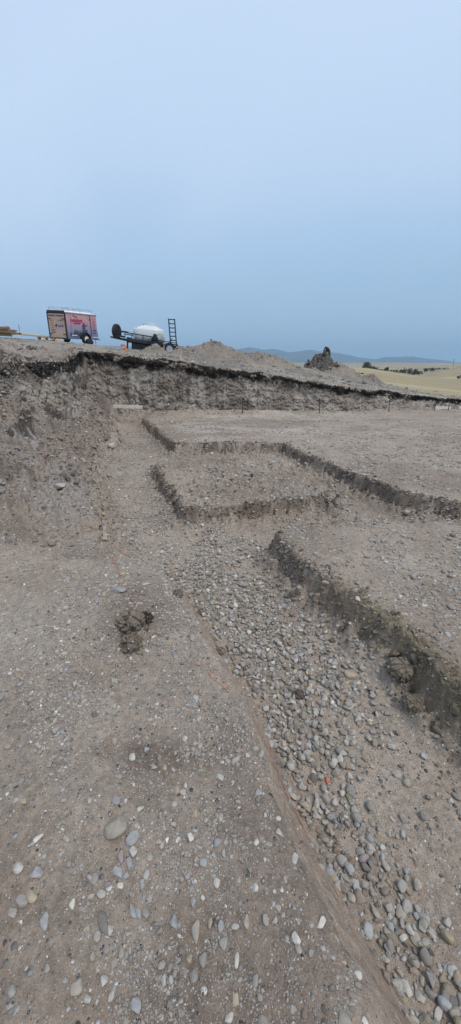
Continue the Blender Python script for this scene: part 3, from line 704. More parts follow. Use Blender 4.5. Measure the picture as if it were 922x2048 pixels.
def zone_many(x, y):
    z, I = height(x, y, True); out_ = []
    for i in range(len(x)):
        if I['top'][i] < .5: q = 'in the gravel of the trench bed' if y[i] < 4.4 else 'on the floor of the far trench'
        elif I['onl'][i] > .5 and y[i] > 3.4: q = 'among the rubble of the left-side slope'
        elif I['sA'][i] > 0: q = 'half sunk in the dirt of the near bank' if y[i] < 1.6 else 'on the bank dirt by the two big clods'
        elif I['sI'][i] > 0: q = 'on the raised island pad'
        else: q = 'on the flat gravelly pad beyond the trench'
        out_.append(q)
    return out_
known_xy = []
KP = ground_many([(k[0], k[1] + k[3] * .2) for k in KNOWN]); KZ = zone_many(np.array([p.x for p in KP]), np.array([p.y for p in KP]))
for kx, ky, kw, kh, kc, lab in KNOWN:
    p = KP[len(known_xy)]
    _, _, fz = project(p.x, p.y, p.z)
    mpp = fz / FPX
    el = math.atan2(CAM_H - p.z, math.hypot(p.x, p.y))          # how steeply we look down on it
    w = kw * mpp / 2
    flat = .5
    L = max(kh * mpp / 2 / max(math.sin(el), .35), w * .55); L = min(L, w * (2.6 if el > .8 else .9)); w = w if el > .45 else w * .8
    big = max(w, L)
    ang = -math.atan2(p.x, p.y)
    v = ROUND3[RNG.integers(0, len(ROUND3))]
    if kx in (234, 264, 393, 701): v = ROUND3[3 * (kx % 4)]
    rt = rotm(np.array([ang + RNG.normal(0, .12 if kh > kw * 1.3 or kw > kh * 1.25 else .9)]), np.array([RNG.normal(0, .1)]), np.array([RNG.normal(0, .1)]))[0]
    sz = (w * 1.02, L * .86, min(w, L) * .62)
    zz = p.z + sz[2] * (.42 if el > .45 else -.1)
    col = np.array(PAL[kc]) * RNG.uniform(.85, 1.05) * .78 + np.array([.26, .22, .185]) * .22
    z_ = KZ[len(known_xy)]
    if lab is None:
        lab = 'plain %s stone %s' % (kc, z_)
    place_stone((p.x, p.y, zz), sz, rt, col, v, lab, 'loose stones ' + z_)
    known_xy.append((p.x, p.y, big))
kxy = np.array(known_xy)
clear = np.ones(nS, bool)
for i in range(len(kxy)):
    clear &= np.hypot(cx - kxy[i, 0], cy - kxy[i, 1]) > kxy[i, 2] * .95 + half * .5
proj = proj * clear
order = np.argsort(-proj)
NIND = 300 - len(KNOWN)
ind = order[:NIND]; isind = np.zeros(nS, bool); isind[ind] = True
IZ = dict(zip(ind, zone_many(cx[ind], cy[ind])))
for i in ind:
    sh = 'rounded' if which2[i] % 2 == 0 else 'angular'
    z_ = IZ[i]
    place_stone(pos[i], size[i], rot[i], colr[i], ROUND2[which2[i]], 'plain %s %s stone %s' % (PNAMES[ci[i]], sh, z_), 'loose stones ' + z_, smooth=which2[i] % 2 == 0)
rest = clear & ~isind
bigp = rest & (proj > .0045)
for m, sh, w_ in ((bigp, ROUND2, which2), (rest & ~bigp, ROUND1, which1)):
    if m is bigp: V1, F1, C1 = merge(sh, pos[m], size[m], rot[m], colr[m], w_[m])
    else: V2, F2, C2 = merge(sh, pos[m], size[m], rot[m], colr[m], w_[m])
g = mesh_np('gravel', np.concatenate([V1, V2]), np.concatenate([F1, F2 + len(V1)]), STONE, np.concatenate([C1, C2]), np.arange(len(F1) + len(F2)) < len(F1))
tag(g, 'small grey gravel and pebbles strewn over the dig', None, None, 'stuff')

# --- rubble on the spoil above the cut and on the slope at the left; crumbled clods along the cut edges
def scatter(name, label, x, y, s, shapes, cols, mat=STONE, lift=.2, flat=(.45, .9), dz=None, tilt=.4):
    n = len(x); z = height(x, y) if dz is None else dz
    sz = np.stack([np.ones(n), RNG.uniform(.6, 1, n), RNG.uniform(*flat, n)], 1) * (s / 2)[:, None]
    rt = rotm(RNG.uniform(0, 6.28, n), RNG.normal(0, tilt, n), RNG.normal(0, tilt, n))
    V, F, C = merge(shapes, np.stack([x, y, z + sz[:, 2] * lift], 1), sz, rt, cols, RNG.integers(0, len(shapes), n))
    o = mesh_np(name, V, F, mat, C, shapes is not CLOD2, extra={'grav': np.full(len(V), .15)} if mat is DIRT else None)
    return tag(o, label, None, None, 'stuff')
n = 9000
x = RNG.uniform(-16, 14, n); y = yb(x) + .45 + RNG.uniform(0, 1, n) ** 1.5 * 7.5
left_ = x < -5.2; y = np.where(left_ & (RNG.uniform(0, 1, n) < .5), RNG.uniform(7, 16, n), y)
s = .045 * RNG.uniform(.02, 1, n) ** (-.42); s = np.clip(s, .04, .32)
k = RNG.uniform(0, 1, n) < np.clip(.55 + .9 * fbm(x, y, .9, 3, 150) - .35 * ss(x, 8, 10), 0, 1)
x, y, s = x[k], y[k], s[k]; cc = PARR[RNG.choice(len(PNAMES), len(x), p=PPROB)] * RNG.uniform(.6, 1.1, (len(x), 1)); dd = RNG.uniform(.1, .8, (len(x), 1))
cc = cc * (1 - dd) + np.array([.21, .19, .165]) * dd
scatter('rubble', 'grey stones and rubble littering the spoil above the cut', x, y, s, ROUND1, cc)
n = 17000
y = RNG.uniform(3.2, 12.7, n); tt = RNG.uniform(0, 1.02, n); x = xe(y) - tt * (xe(y) - xt(y))
s = np.clip(.028 * RNG.uniform(.01, 1, n) ** (-.40), .02, .17)
pk = RNG.uniform(0, 1, n) < np.clip(.55 + .9 * fbm(x, y, 1.2, 3, 151), .05, 1); x, y, s, tt = x[pk], y[pk], s[pk], tt[pk]
cc = PARR[RNG.choice(len(PNAMES), len(x), p=PPROB)] * RNG.uniform(.5, 1.0, (len(x), 1)); dd = RNG.uniform(.35, 1, (len(x), 1))
cc = cc * (1 - dd) + np.array([.25, .20, .165]) * dd
scatter('slope_debris', 'broken earth and stones covering the left slope', x, y, s, CLOD2, cc, DIRT)
def along(poly, n, jit, closed=False, rng=None):
    P = np.array(poly if not closed else poly + [poly[0]]); sg = np.hypot(*(P[1:] - P[:-1]).T); L = np.concatenate([[0], np.cumsum(sg)])
    q = RNG.uniform(0, L[-1], n); i = np.clip(np.searchsorted(L, q) - 1, 0, len(sg) - 1); f = (q - L[i]) / sg[i]
    p = P[i] + (P[i + 1] - P[i]) * f[:, None]; nn = (P[i + 1] - P[i]) / sg[i][:, None]; nn = np.stack([-nn[:, 1], nn[:, 0]], 1)
    return p + nn * RNG.normal(0, jit, n)[:, None]
E = [along(ISLAND[:8], 1500, .045), along(FARPAD[:9], 2600, .05), along(NEARPAD[:9], 1500, .05), along(NEARPAD[1:9], 700, .12), along(LEFT_EDGE, 900, .07), along([(-4.8, 12.7), (0, 12.95), (6, 13.8), (9, 14.7), (11, 15.3)], 1500, .18)]
E = np.concatenate(E); x, y = E[:, 0], E[:, 1]
s = np.clip(.016 * RNG.uniform(.02, 1, len(x)) ** (-.45), .014, .075)
zz, II = height(x, y, True)
base = np.where((fbm(x, y, 3.1, 3, 160) > .0)[:, None], np.array([[.14, .11, .088]]), np.array([[.23, .19, .155]])) * RNG.uniform(.6, 1.15, (len(x), 1))
near_ = np.exp(-(II['sN'] / .2) ** 2) * ss(-y, -2.75, -2.2); base = base * (1 - near_[:, None] * .8) + np.array([.20, .168, .115]) * near_[:, None] * .8
scatter('crumbled_earth', 'crumbled earth clods along the cut trench edges', x, y, s, CLOD2, base, DIRT, lift=.1, dz=zz)
# big olive-brown slabs hanging at the near pad's edge
B = along(NEARPAD[3:8], 46, .05); x, y = B[:, 0], B[:, 1]; s = RNG.uniform(.05, .12, len(x)); zz = height(x, y)
bc = np.where(RNG.uniform(0, 1, (len(x), 1)) < .5, np.array([[.21, .172, .118]]), np.array([[.18, .145, .112]])) * RNG.uniform(.8, 1.2, (len(x), 1))
scatter('clay_slabs', 'olive brown clay slabs breaking off the near pad edge', x, y, s, CLOD2, bc, DIRT, lift=-.1, dz=zz, flat=(.3, .6), tilt=.3)
# dark topsoil crumbs spilling from the lip
n = 2600; x = RNG.uniform(-5, 11, n); bwid = np.interp(x, [-5, 0, 5, 10], [.4, .3, .22, .15]); q = RNG.uniform(0, 1, n)
y = yb(x) + .30 + RNG.uniform(-.02, .14, n); zz = plateau(x, y) - q * bwid - .03
y = yb(x) + .33 - .16 * fbm(x, zz * 1.2, 1.2, 4, 83) - .08
ok = RNG.uniform(0, 1, n) < .75
s = np.clip(.03 * RNG.uniform(.02, 1, n) ** (-.4), .03, .12)
scatter('topsoil_crumbs', 'black topsoil crumbs hanging along the rim of the cut', x[ok], y[ok], s[ok], CLOD2[:6], np.array([.02, .016, .014]) * RNG.uniform(.6, 2.0, (ok.sum(), 1)), STONE, dz=zz[ok])

# ------------------------------------------------------------------ earth clods lying on the near bank
def lump(name, center, rad, col, label, seed, squash=.75, sub=4, mat=DIRT, cat='clod', group=None, amp=1.0, n_clump=9):
    v, f = ico(sub); r = np.random.default_rng(seed)
    p = v.copy(); rr = np.ones(len(v))
    rr = rr + amp * .26 * fbm(v[:, 0] + v[:, 2] * .7 + seed, v[:, 1] - v[:, 2] * .6, 1.7, 3, seed)
    # several knobs pressed together
    k = r.normal(size=(n_clump * 3, 3)); k /= np.linalg.norm(k, axis=1, keepdims=True)
    dn = np.sort(np.linalg.norm(v[:, None] - k[None], axis=2), 1); rr = rr - amp * .30 * np.exp(-((dn[:, 1] - dn[:, 0]) / .09) ** 2) + .08 * amp * (1 - dn[:, 0])
    rr = rr + amp * .05 * fbm(v[:, 0] * 3 + seed, v[:, 1] * 3 + v[:, 2] * 2.1, 3, 3, seed + 4)
    p = v * rr[:, None] * np.array(rad); p[:, 2] *= squash
    p[:, 2] = np.maximum(p[:, 2], -rad[2] * .45)
    cc = np.tile(np.array(col), (len(v), 1)) * (1 + .35 * fbm(v[:, 0] * 2 + seed, v[:, 1] * 2 + v[:, 2], 2, 3, seed + 9))[:, None]
    if name == 'earth_clod':      # broken faces: angular chunks grown together, crumbs at the foot
        nk = 110; q = r.integers(0, len(p), nk); pk_ = p[q] * r.uniform(.8, 1.02, (nk, 1)); foot_ = r.uniform(0, 1, nk) < .35
        an = r.uniform(0, 6.28, nk); rf = r.uniform(1.0, 1.45, nk); pk_[foot_] = np.stack([np.cos(an) * rf * rad[0], np.sin(an) * rf * rad[1], an * 0 - rad[2] * .3], 1)[foot_]
        sz = rad[0] * r.uniform(.10, .30, (nk, 1)) * np.where(foot_, .5, 1)[:, None] * np.array([[1, .8, .6]])
        V2, F2, C2 = merge(CLOD2, pk_, sz, rotm(r.uniform(0, 6, nk), r.normal(0, 1, nk), r.normal(0, 1, nk)), np.array(col) * r.uniform(.55, 1.35, (nk, 1)), r.integers(0, len(CLOD2), nk))
        f = np.concatenate([f, F2 + len(p)]); p = np.concatenate([p, V2]); cc = np.concatenate([cc, C2]); v = p
    o = mesh_np(name, p, f, mat, cc, name != 'earth_clod', extra={'grav': np.full(len(v), .3)})
    o.location = center; tag(o, label, cat, group); return o
def clod_at(px, py, wpx, seed, label, col, amp=1.0):
    p = ground_at(px, py); _, _, fz = project(p.x, p.y, p.z); r = wpx * fz / FPX / 2
    lump('earth_clod', (p.x, p.y, p.z + r * .35), (r, r * .85, r), col, label, seed, .85, amp=amp, group='loose earth clods on the near bank')
clod_at(262, 1252, 56, 5, 'largest knobbly olive-brown clod, beside the orange paint line', (.19, .155, .118))
clod_at(293, 1240, 28, 8, 'dark crumbly clod pressed against the largest olive-brown clod', (.06, .045, .035))
clod_at(262, 1295, 42, 12, 'second olive-brown clod, just below the largest one', (.175, .142, .11))
clod_at(357, 1190, 20, 14, 'small round dark clod right of the thin pale slab', (.2, .165, .13))
clod_at(400, 1226, 18, 15, 'flat dark clod on the brow of the bank above the gravel', (.19, .155, .125), .7)
clod_at(598, 1392, 24, 16, 'dark brown clod lying on the pale trench gravel', (.12, .095, .08), .7)
clod_at(440, 1305, 20, 17, 'brown clod sticking out of the bank edge over the gravel', (.21, .17, .14), .7)
clod_at(585, 1190, 14, 19, 'dark crumb of earth at the nose of the near pad', (.17, .14, .11), .7)
clod_at(800, 1345, 52, 21, 'rounded olive-brown clod slumped at the foot of the near pad', (.2, .165, .125), .6)
clod_at(822, 1410, 36, 22, 'flat brown clod leaning under the near pad edge', (.19, .155, .12), .6)

# ------------------------------------------------------------------ paint lines and string on the near bank
def paint_line(name, pts, width, label, thr, seed, mat=ORANGE, per=.004):
    P = ground_many(pts); segs = []
    for a, b in zip(P[:-1], P[1:]):
        n = max(2, int((b - a).length / per)); segs += [a.lerp(b, i / n) for i in range(n)]
    segs.append(P[-1]); A = np.array([(p.x, p.y) for p in segs]); d = np.gradient(A, axis=0); d /= np.linalg.norm(d, axis=1, keepdims=True); nn = np.stack([-d[:, 1], d[:, 0]], 1)
    w = np.linspace(-1, 1, 11) * width / 2
    G = A[:, None] + nn[:, None] * w[None, :, None] + .004 * fbm(A[:, 0], A[:, 1], 9, 3, seed)[:, None, None]
    gx, gy = G[..., 0].ravel(), G[..., 1].ravel(); z = height(gx, gy) + .0035
    V = np.stack([gx, gy, z], 1); idx = np.arange(len(V)).reshape(len(A), len(w))
    F = np.stack([idx[:-1, :-1].ravel(), idx[:-1, 1:].ravel(), idx[1:, 1:].ravel(), idx[1:, :-1].ravel()], 1)
    cxm = V[F].mean(1); edge = np.abs(((np.arange(len(F)) % (len(w) - 1)) + .5) / (len(w) - 1) * 2 - 1)
    k = fbm(cxm[:, 0], cxm[:, 1], 26, 3, seed) + .8 * fbm(cxm[:, 0], cxm[:, 1], 3, 2, seed + 1) - .5 * edge > thr
    F = F[k]; used = np.unique(F); mp_ = np.zeros(len(V), int); mp_[used] = np.arange(len(used))
    o = mesh_np(name, V[used], mp_[F], mat, None, True); tag(o, label, 'paint mark', 'orange marking paint'); return o
paint_line('paint_line', [(310, 1258), (345, 1290), (400, 1328), (430, 1355), (462, 1388)], .035, 'faded orange paint line running down the near bank from the big clod', .12, 201)
paint_line('paint_line', [(226, 1118), (245, 1160), (262, 1200)], .03, 'short orange paint line beside the flat pale blue rock', .05, 202)
paint_line('paint_line', [(500, 1430), (530, 1480), (548, 1530), (575, 1590), (605, 1650), (640, 1725), (690, 1810)], .022, 'orange paint traces on the smooth near bank edge above the gravel', .08, 203)
paint_line('paint_spot', [(478, 868), (496, 876)], .16, 'orange paint spot on the flat pad behind the island', -.05, 205, per=.02)
paint_line('paint_spot', [(600, 886), (626, 890)], .10, 'fainter orange paint dash at the corner of the far pad', -.05, 206, per=.02)
def string_obj(name, pts, r, mat, label, cat, lift=.006, wob=.004, seed=1):
    P = []
    for a, b in zip(pts[:-1], pts[1:]):
        for i in range(14): P.append((a[0] + (b[0] - a[0]) * i / 14, a[1] + (b[1] - a[1]) * i / 14))
    P.append(pts[-1]); g_ = ground_many(P)
    rr = random.Random(seed)
    q = [Vector((p.x + rr.uniform(-wob, wob), p.y + rr.uniform(-wob, wob), p.z + lift + rr.uniform(0, wob))) for p in g_]
    o = MB().tube(q, r, 6).build(name, mat, smooth=True); tag(o, label, cat); return o
STR = simple('orange_string', (.36, .19, .14), .8)
string_obj('marking_string', [(540, 1490), (560, 1560), (590, 1620), (620, 1680), (650, 1740)], .0012, STR, 'thin orange string lying along the smooth near bank edge', 'string')
string_obj('marking_string', [(206, 1040), (212, 1086), (232, 1130), (265, 1205)], .0022, STR, 'pale orange string crossing from the trench corner to the big clod', 'string', seed=4)
# faded tape along the left trench edge
def tape():
    pts = [(203, 985), (206, 1020), (208, 1050), (210, 1086)]; P = []
    for a, b in zip(pts[:-1], pts[1:]):
        for i in range(12): P.append((a[0] + (b[0] - a[0]) * i / 12, a[1] + (b[1] - a[1]) * i / 12))
    V = []; F = []
    for i, q in enumerate(ground_many(P)):
        w = .008 + .012 * i / len(P) + .006 * math.sin(i * 1.7)
        V += [(q.x - w, q.y, q.z + .03 + .01 * math.sin(i * 2.1)), (q.x + w, q.y + .01, q.z + .012)]
        if i: F.append((2 * i - 2, 2 * i - 1, 2 * i + 1, 2 * i))
    me = bpy.data.meshes.new('edge_tape'); me.from_pydata(V, [], F); me.materials.append(TAPE)
    o = bpy.data.objects.new('edge_tape', me); COL.objects.link(o)
    m = o.modifiers.new('solid', 'SOLIDIFY'); m.thickness = .006
    tag(o, 'faded pale tape lying along the edge of the left trench', 'tape')
tape()
def root(pts, r, label, seed):
    g_ = [ground_at(*p[:2]) + Vector((0, 0, p[2])) for p in pts]; q = []
    for i in range(len(g_) - 1):
        for k in range(6): q.append(g_[i].lerp(g_[i + 1], k / 6))
    q.append(g_[-1]); o = MB().tube(q, r, 6, r * .5).build('root', ROOT, smooth=True); tag(o, label, 'root', 'roots at the trench corner')
root([(208, 1052, .02), (190, 1066, .10), (168, 1068, .06)], .008, 'bent pale root curling left from the trench corner', 1)
root([(205, 1045, .05), (192, 1020, .09), (176, 1005, .04)], .007, 'pale root arching up the rubble from the trench corner', 2)
root([(202, 1042, .04), (222, 1036, .03), (236, 1034, .01)], .007, 'short root poking out level over the trench', 3)

# ------------------------------------------------------------------ boards and stakes at the foot of the cut
def board(p1, p2, h, th_, mat, label, name='board'):
    p1, p2 = Vector(p1), Vector(p2); d = p2 - p1; L = d.length
    e = empty(name, loc=(p1 + p2) / 2); e.rotation_euler = (0, -math.asin(d.z / L), math.atan2(d.y, d.x))
    bpy.data.objects.remove(e)
    o = MB().box((0, 0, 0), (L, th_, h)).build(name, mat, bevel=.004); o.location = (p1 + p2) / 2; o.rotation_euler = (0, -math.asin(d.z / L), math.atan2(d.y, d.x))
    tag(o, label, 'board'); return o
board(at(226, 813, 12.4), at(285, 814.5, 12.45), .10, .04, TIMBERW, 'long pale board at the foot of the cut, at the end of the trench')
board(at(869, 816, 14.15), at(900, 817, 14.35), .13, .04, TIMBERW, 'short pale board held between two dark stakes at the foot of the cut')
board(at(917, 816, 14.7), at(952, 816.5, 15.0), .12, .04, TIMBERW, 'pale board end by the stakes, running out of the picture')
def stake(px, y0, y1, Y, label, lean=0, r=.015):
    a = at(px + lean, y0, Y); b = at(px, y1, Y); b.z -= .2
    m = MB().tube([b, a - (a - b) * .06], r, 8).tube([a - (a - b) * .06, a], r * 1.15, 8)
    o = m.build('rebar_stake', RUST, smooth=False); tag(o, label, 'stake', 'dark stakes at the foot of the cut')
stake(485, 800, 822, 12.75, 'dark stake standing alone below the middle of the cut')
stake(640, 797, 815, 12.9, 'dark stake below the topsoil mound, next along from the lone middle stake')
stake(779, 800, 820, 13.5, 'dark stake midway between the topsoil mound and the short board')
stake(870, 807, 823, 14.0, 'dark stake at the left end of the short pale board', .8)
stake(898, 809, 821, 14.2, 'dark stake at the right end of the short pale board', .3)
stake(616.5, 719, 724, 17.8, 'tiny dark post on the spoil left of the topsoil mound', 0, .03)

# ------------------------------------------------------------------ spoil heaps
def heap(px, pybase, Y, wpx, hpx, seed, label, col=(.245, .205, .168), name='dirt_pile', cat='dirt pile', asp=.8, pw=1.15, rough=.26, peak=0):
    crest = at(px, pybase - hpx, Y); mpp = Y / FPX; rx = wpx * mpp / 2; c = Vector((crest.x, Y, float(height(np.array([crest.x]), np.array([Y]))[0]) - .06)); hz = max(crest.z - c.z, .08)
    n, mrr = 96, 40; V = [(0, 0, 0)]
    V = []; ang = np.linspace(0, 2 * np.pi, n, endpoint=False)
    rr = np.linspace(0, 1.25, mrr)
    A, RRR = np.meshgrid(ang, rr); jx = 1 + .18 * fbm(np.cos(A) * 1.3 + seed, np.sin(A) * 1.3, 1, 3, seed)
    X = np.cos(A) * RRR * rx * jx; Y_ = np.sin(A) * RRR * rx * asp * jx
    prof = np.clip(.5 * (1 - RRR) + .5 * np.cos(np.clip(RRR, 0, 2) * 1.57), -.4, 1); Z = hz * np.sign(prof) * np.abs(prof) ** pw
    Z = Z * (1 + .3 * fbm(X / rx + seed, Y_ / rx, 2.2, 3, seed + 2)) + rough * hz * fbm(X + seed, Y_, 5, 4, seed + 3) + rough * .6 * hz * fbm(X, Y_, 17, 2, seed + 5)
    X = X + peak * rx * np.clip(prof, 0, 1)
    Z = np.where(prof > 0, Z, -.06) + height((X + c.x).ravel(), (Y_ + c.y).ravel()).reshape(X.shape) - c.z - .04
    V = np.stack([X.ravel(), Y_.ravel(), Z.ravel()], 1); idx = np.arange(len(V)).reshape(mrr, n); i2 = np.roll(idx, -1, 1)
    F = np.stack([idx[:-1].ravel(), idx[1:].ravel(), i2[1:].ravel(), i2[:-1].ravel()], 1)
    cc = np.tile(np.array(col), (len(V), 1)) * (1 + .3 * fbm(V[:, 0], V[:, 1], 1.5, 4, seed + 7))[:, None]
    o = mesh_np(name, V, F, DIRT, cc, True, extra={'grav': np.full(len(V), .85)})
    o.location = c; tag(o, label, cat, 'spoil heaps above the cut')
    if name == 'dirt_pile':
        good = np.nonzero((prof.ravel() > .04))[0]; n = int(260 * rx); q = RNG.choice(good, n); sz = np.clip(.016 * RNG.uniform(.02, 1, (n, 1)) ** -.5, .016, .09) * np.array([[1, .8, .6]])
        cc = PARR[RNG.choice(len(PNAMES), n, p=PPROB)] * .55 + np.array([.22, .18, .15]) * .4
        Vs, Fs, Cs = merge(CLOD2, V[q] + RNG.normal(0, .02, (n, 3)) * [1, 1, .2], sz, rotm(RNG.uniform(0, 6, n), RNG.normal(0, .5, n), RNG.normal(0, .5, n)), cc, RNG.integers(0, len(CLOD2), n))
        k = mesh_np('loose_stones', Vs, Fs, STONE, Cs, False, parent=o); k['kind'] = 'stuff'
    return o
heap(372, 708, 17.5, 70, 16, 31, 'small pale dirt heap beside the ramp of the flatbed trailer')
heap(434, 716, 17.5, 150, 30, 32, 'widest dirt heap, rubble on its crest, middle of the skyline', peak=-.05)
heap(318, 708, 18.5, 80, 11.5, 33, 'low stony heap in front of the flatbed trailer')
heap(528, 726, 17.2, 150, 18, 34, 'low rounded dirt heap right of the widest one')
heap(745, 758, 17.0, 56, 9, 36, 'small smooth dirt cone below the prairie edge')
heap(668, 741, 17.6, 130, 16, 37, 'broad dirt heap carrying the dark topsoil mound')
# dark topsoil mound made of clods, with one clod upright on top
mp_ = 17.4 / FPX
tm = heap(650, 740, 17.4, 84, 29, 41, 'dark cloddy topsoil mound standing against the mountains', col=(.085, .07, .06), name='topsoil_mound', asp=.8, pw=.9, rough=.35)
n = 620; mv = np.empty(len(tm.data.vertices) * 3, np.float32); tm.data.vertices.foreach_get('co', mv); mv = mv.reshape(-1, 3)
good = np.nonzero(mv[:, 2] > .12)[0]; q = RNG.choice(good, n); pp = mv[q] + np.array([0, 0, .01]); sz = np.clip(.018 * RNG.uniform(.02, 1, (n, 1)) ** -.45, .018, .10) * np.array([[1, .8, .7]])
V, F, C_ = merge(CLOD2, pp, sz, rotm(RNG.uniform(0, 6, n), RNG.normal(0, .6, n), RNG.normal(0, .6, n)), np.where(RNG.uniform(0, 1, (n, 1)) < .6, np.array([[.045, .035, .03]]), np.array([[.20, .18, .16]])), RNG.integers(0, len(CLOD2), n))
o = mesh_np('clod_crust', V, F, STONE, C_, False, parent=tm)
o['kind'] = 'stuff'
uc = lump('upright_clod', at(655, 706, 17.4), (.13, .10, .26), (.03, .025, .022), 'black clod standing upright on top of the topsoil mound', 43, 1.0, cat='clod', amp=.8)
uc.rotation_euler = (0, -.35, 0)
dk = lump('topsoil_clump', hit(724, 748), (.26, .2, .17), (.03, .022, .02), 'dark reddish-black clump of topsoil on the heap by the prairie', 44, .9, cat='clod', amp=1)
rr_ = lump('red_rag', hit(871, 784), (.16, .1, .08), (.4, .1, .1), 'crumpled reddish rag on the rim above the short board', 46, .8, mat=REDROCK, cat='rag', amp=1)

# ------------------------------------------------------------------ timber by the enclosed trailer
def plank(p, L, w, h, yaw, pitch, mat, label):
    L = L * (.5 if p.x < -9.5 else 1)
    o = MB().box((0, 0, 0), (L, w, h)).build('plank', mat, bevel=.006); o.location = p; o.rotation_euler = (0, pitch, yaw); tag(o, label, 'plank', 'timber lying by the enclosed trailer'); return o
for i, (px, py, L, h, yaw, pt, mat, lab) in enumerate([
    (6, 656.0, 1.1, .11, .1, -.05, TIMBERD, 'topmost short dark brown plank of the timber stack'),
    (12, 660.0, 1.9, .10, .12, .10, TIMBERD, 'dark plank second from the top of the timber stack'),
    (2, 662.5, 1.3, .09, .1, .04, TIMBER, 'reddish plank in the middle of the timber stack'),
    (20, 664.0, 2.1, .06, .05, .03, TIMBERW, 'long pale plank sticking out right from the timber stack'),
    (8, 666.5, 1.8, .09, .12, .03, TIMBERD, 'brown plank near the bottom of the timber stack'),
    (30, 667.3, 1.0, .08, .05, .02, TIMBER, 'short light brown block under the long pale plank'),
    (6, 670.0, 1.6, .09, .15, .05, TIMBER, 'lowest plank of the timber stack, on the ground'),
    (68, 671.0, 2.4, .07, .02, .08, TIMBER, 'long thin board on the ground between stack and trailer'),
    (62, 669.0, 1.9, .04, .0, .05, TIMBERW, 'thin whitish lath lying above the long thin board')]):
    plank(at(px, py, 20.0 + .05 * i), L, .24, h, yaw, pt, mat, lab)
def pallet():
    c = at(93, 677.5, 26.0); e = empty('pallet', loc=c, rz=.3)
    for z, mat in ((.10, TIMBERD), (-.10, TIMBERD)):
        b = MB()
        for k in range(4): b.box((0, -.36 + .24 * k, z), (.95, .12, .03))
        b.build('deck_boards', mat, e)
    b = MB()
    for k in (-.42, 0, .42): b.box((k, 0, 0), (.09, .84, .15))
    b.build('stringer', TIMBERD, e)
    tag(e, 'brown wooden pallet under the rear doors of the enclosed trailer', 'pallet')
pallet()
plank(at(120, 680.5, 26.6), .85, .3, .16, .15, .06, TIMBERW, 'pale timber block wedged under the rear door sill')
tw = MB().tube([at(40, 668, 20.5), at(38, 655, 20.5), at(37, 649, 20.5)], .012, 6).build('thin_rod', RUST); tag(tw, 'thin bare rod standing behind the timber stack', 'rod')

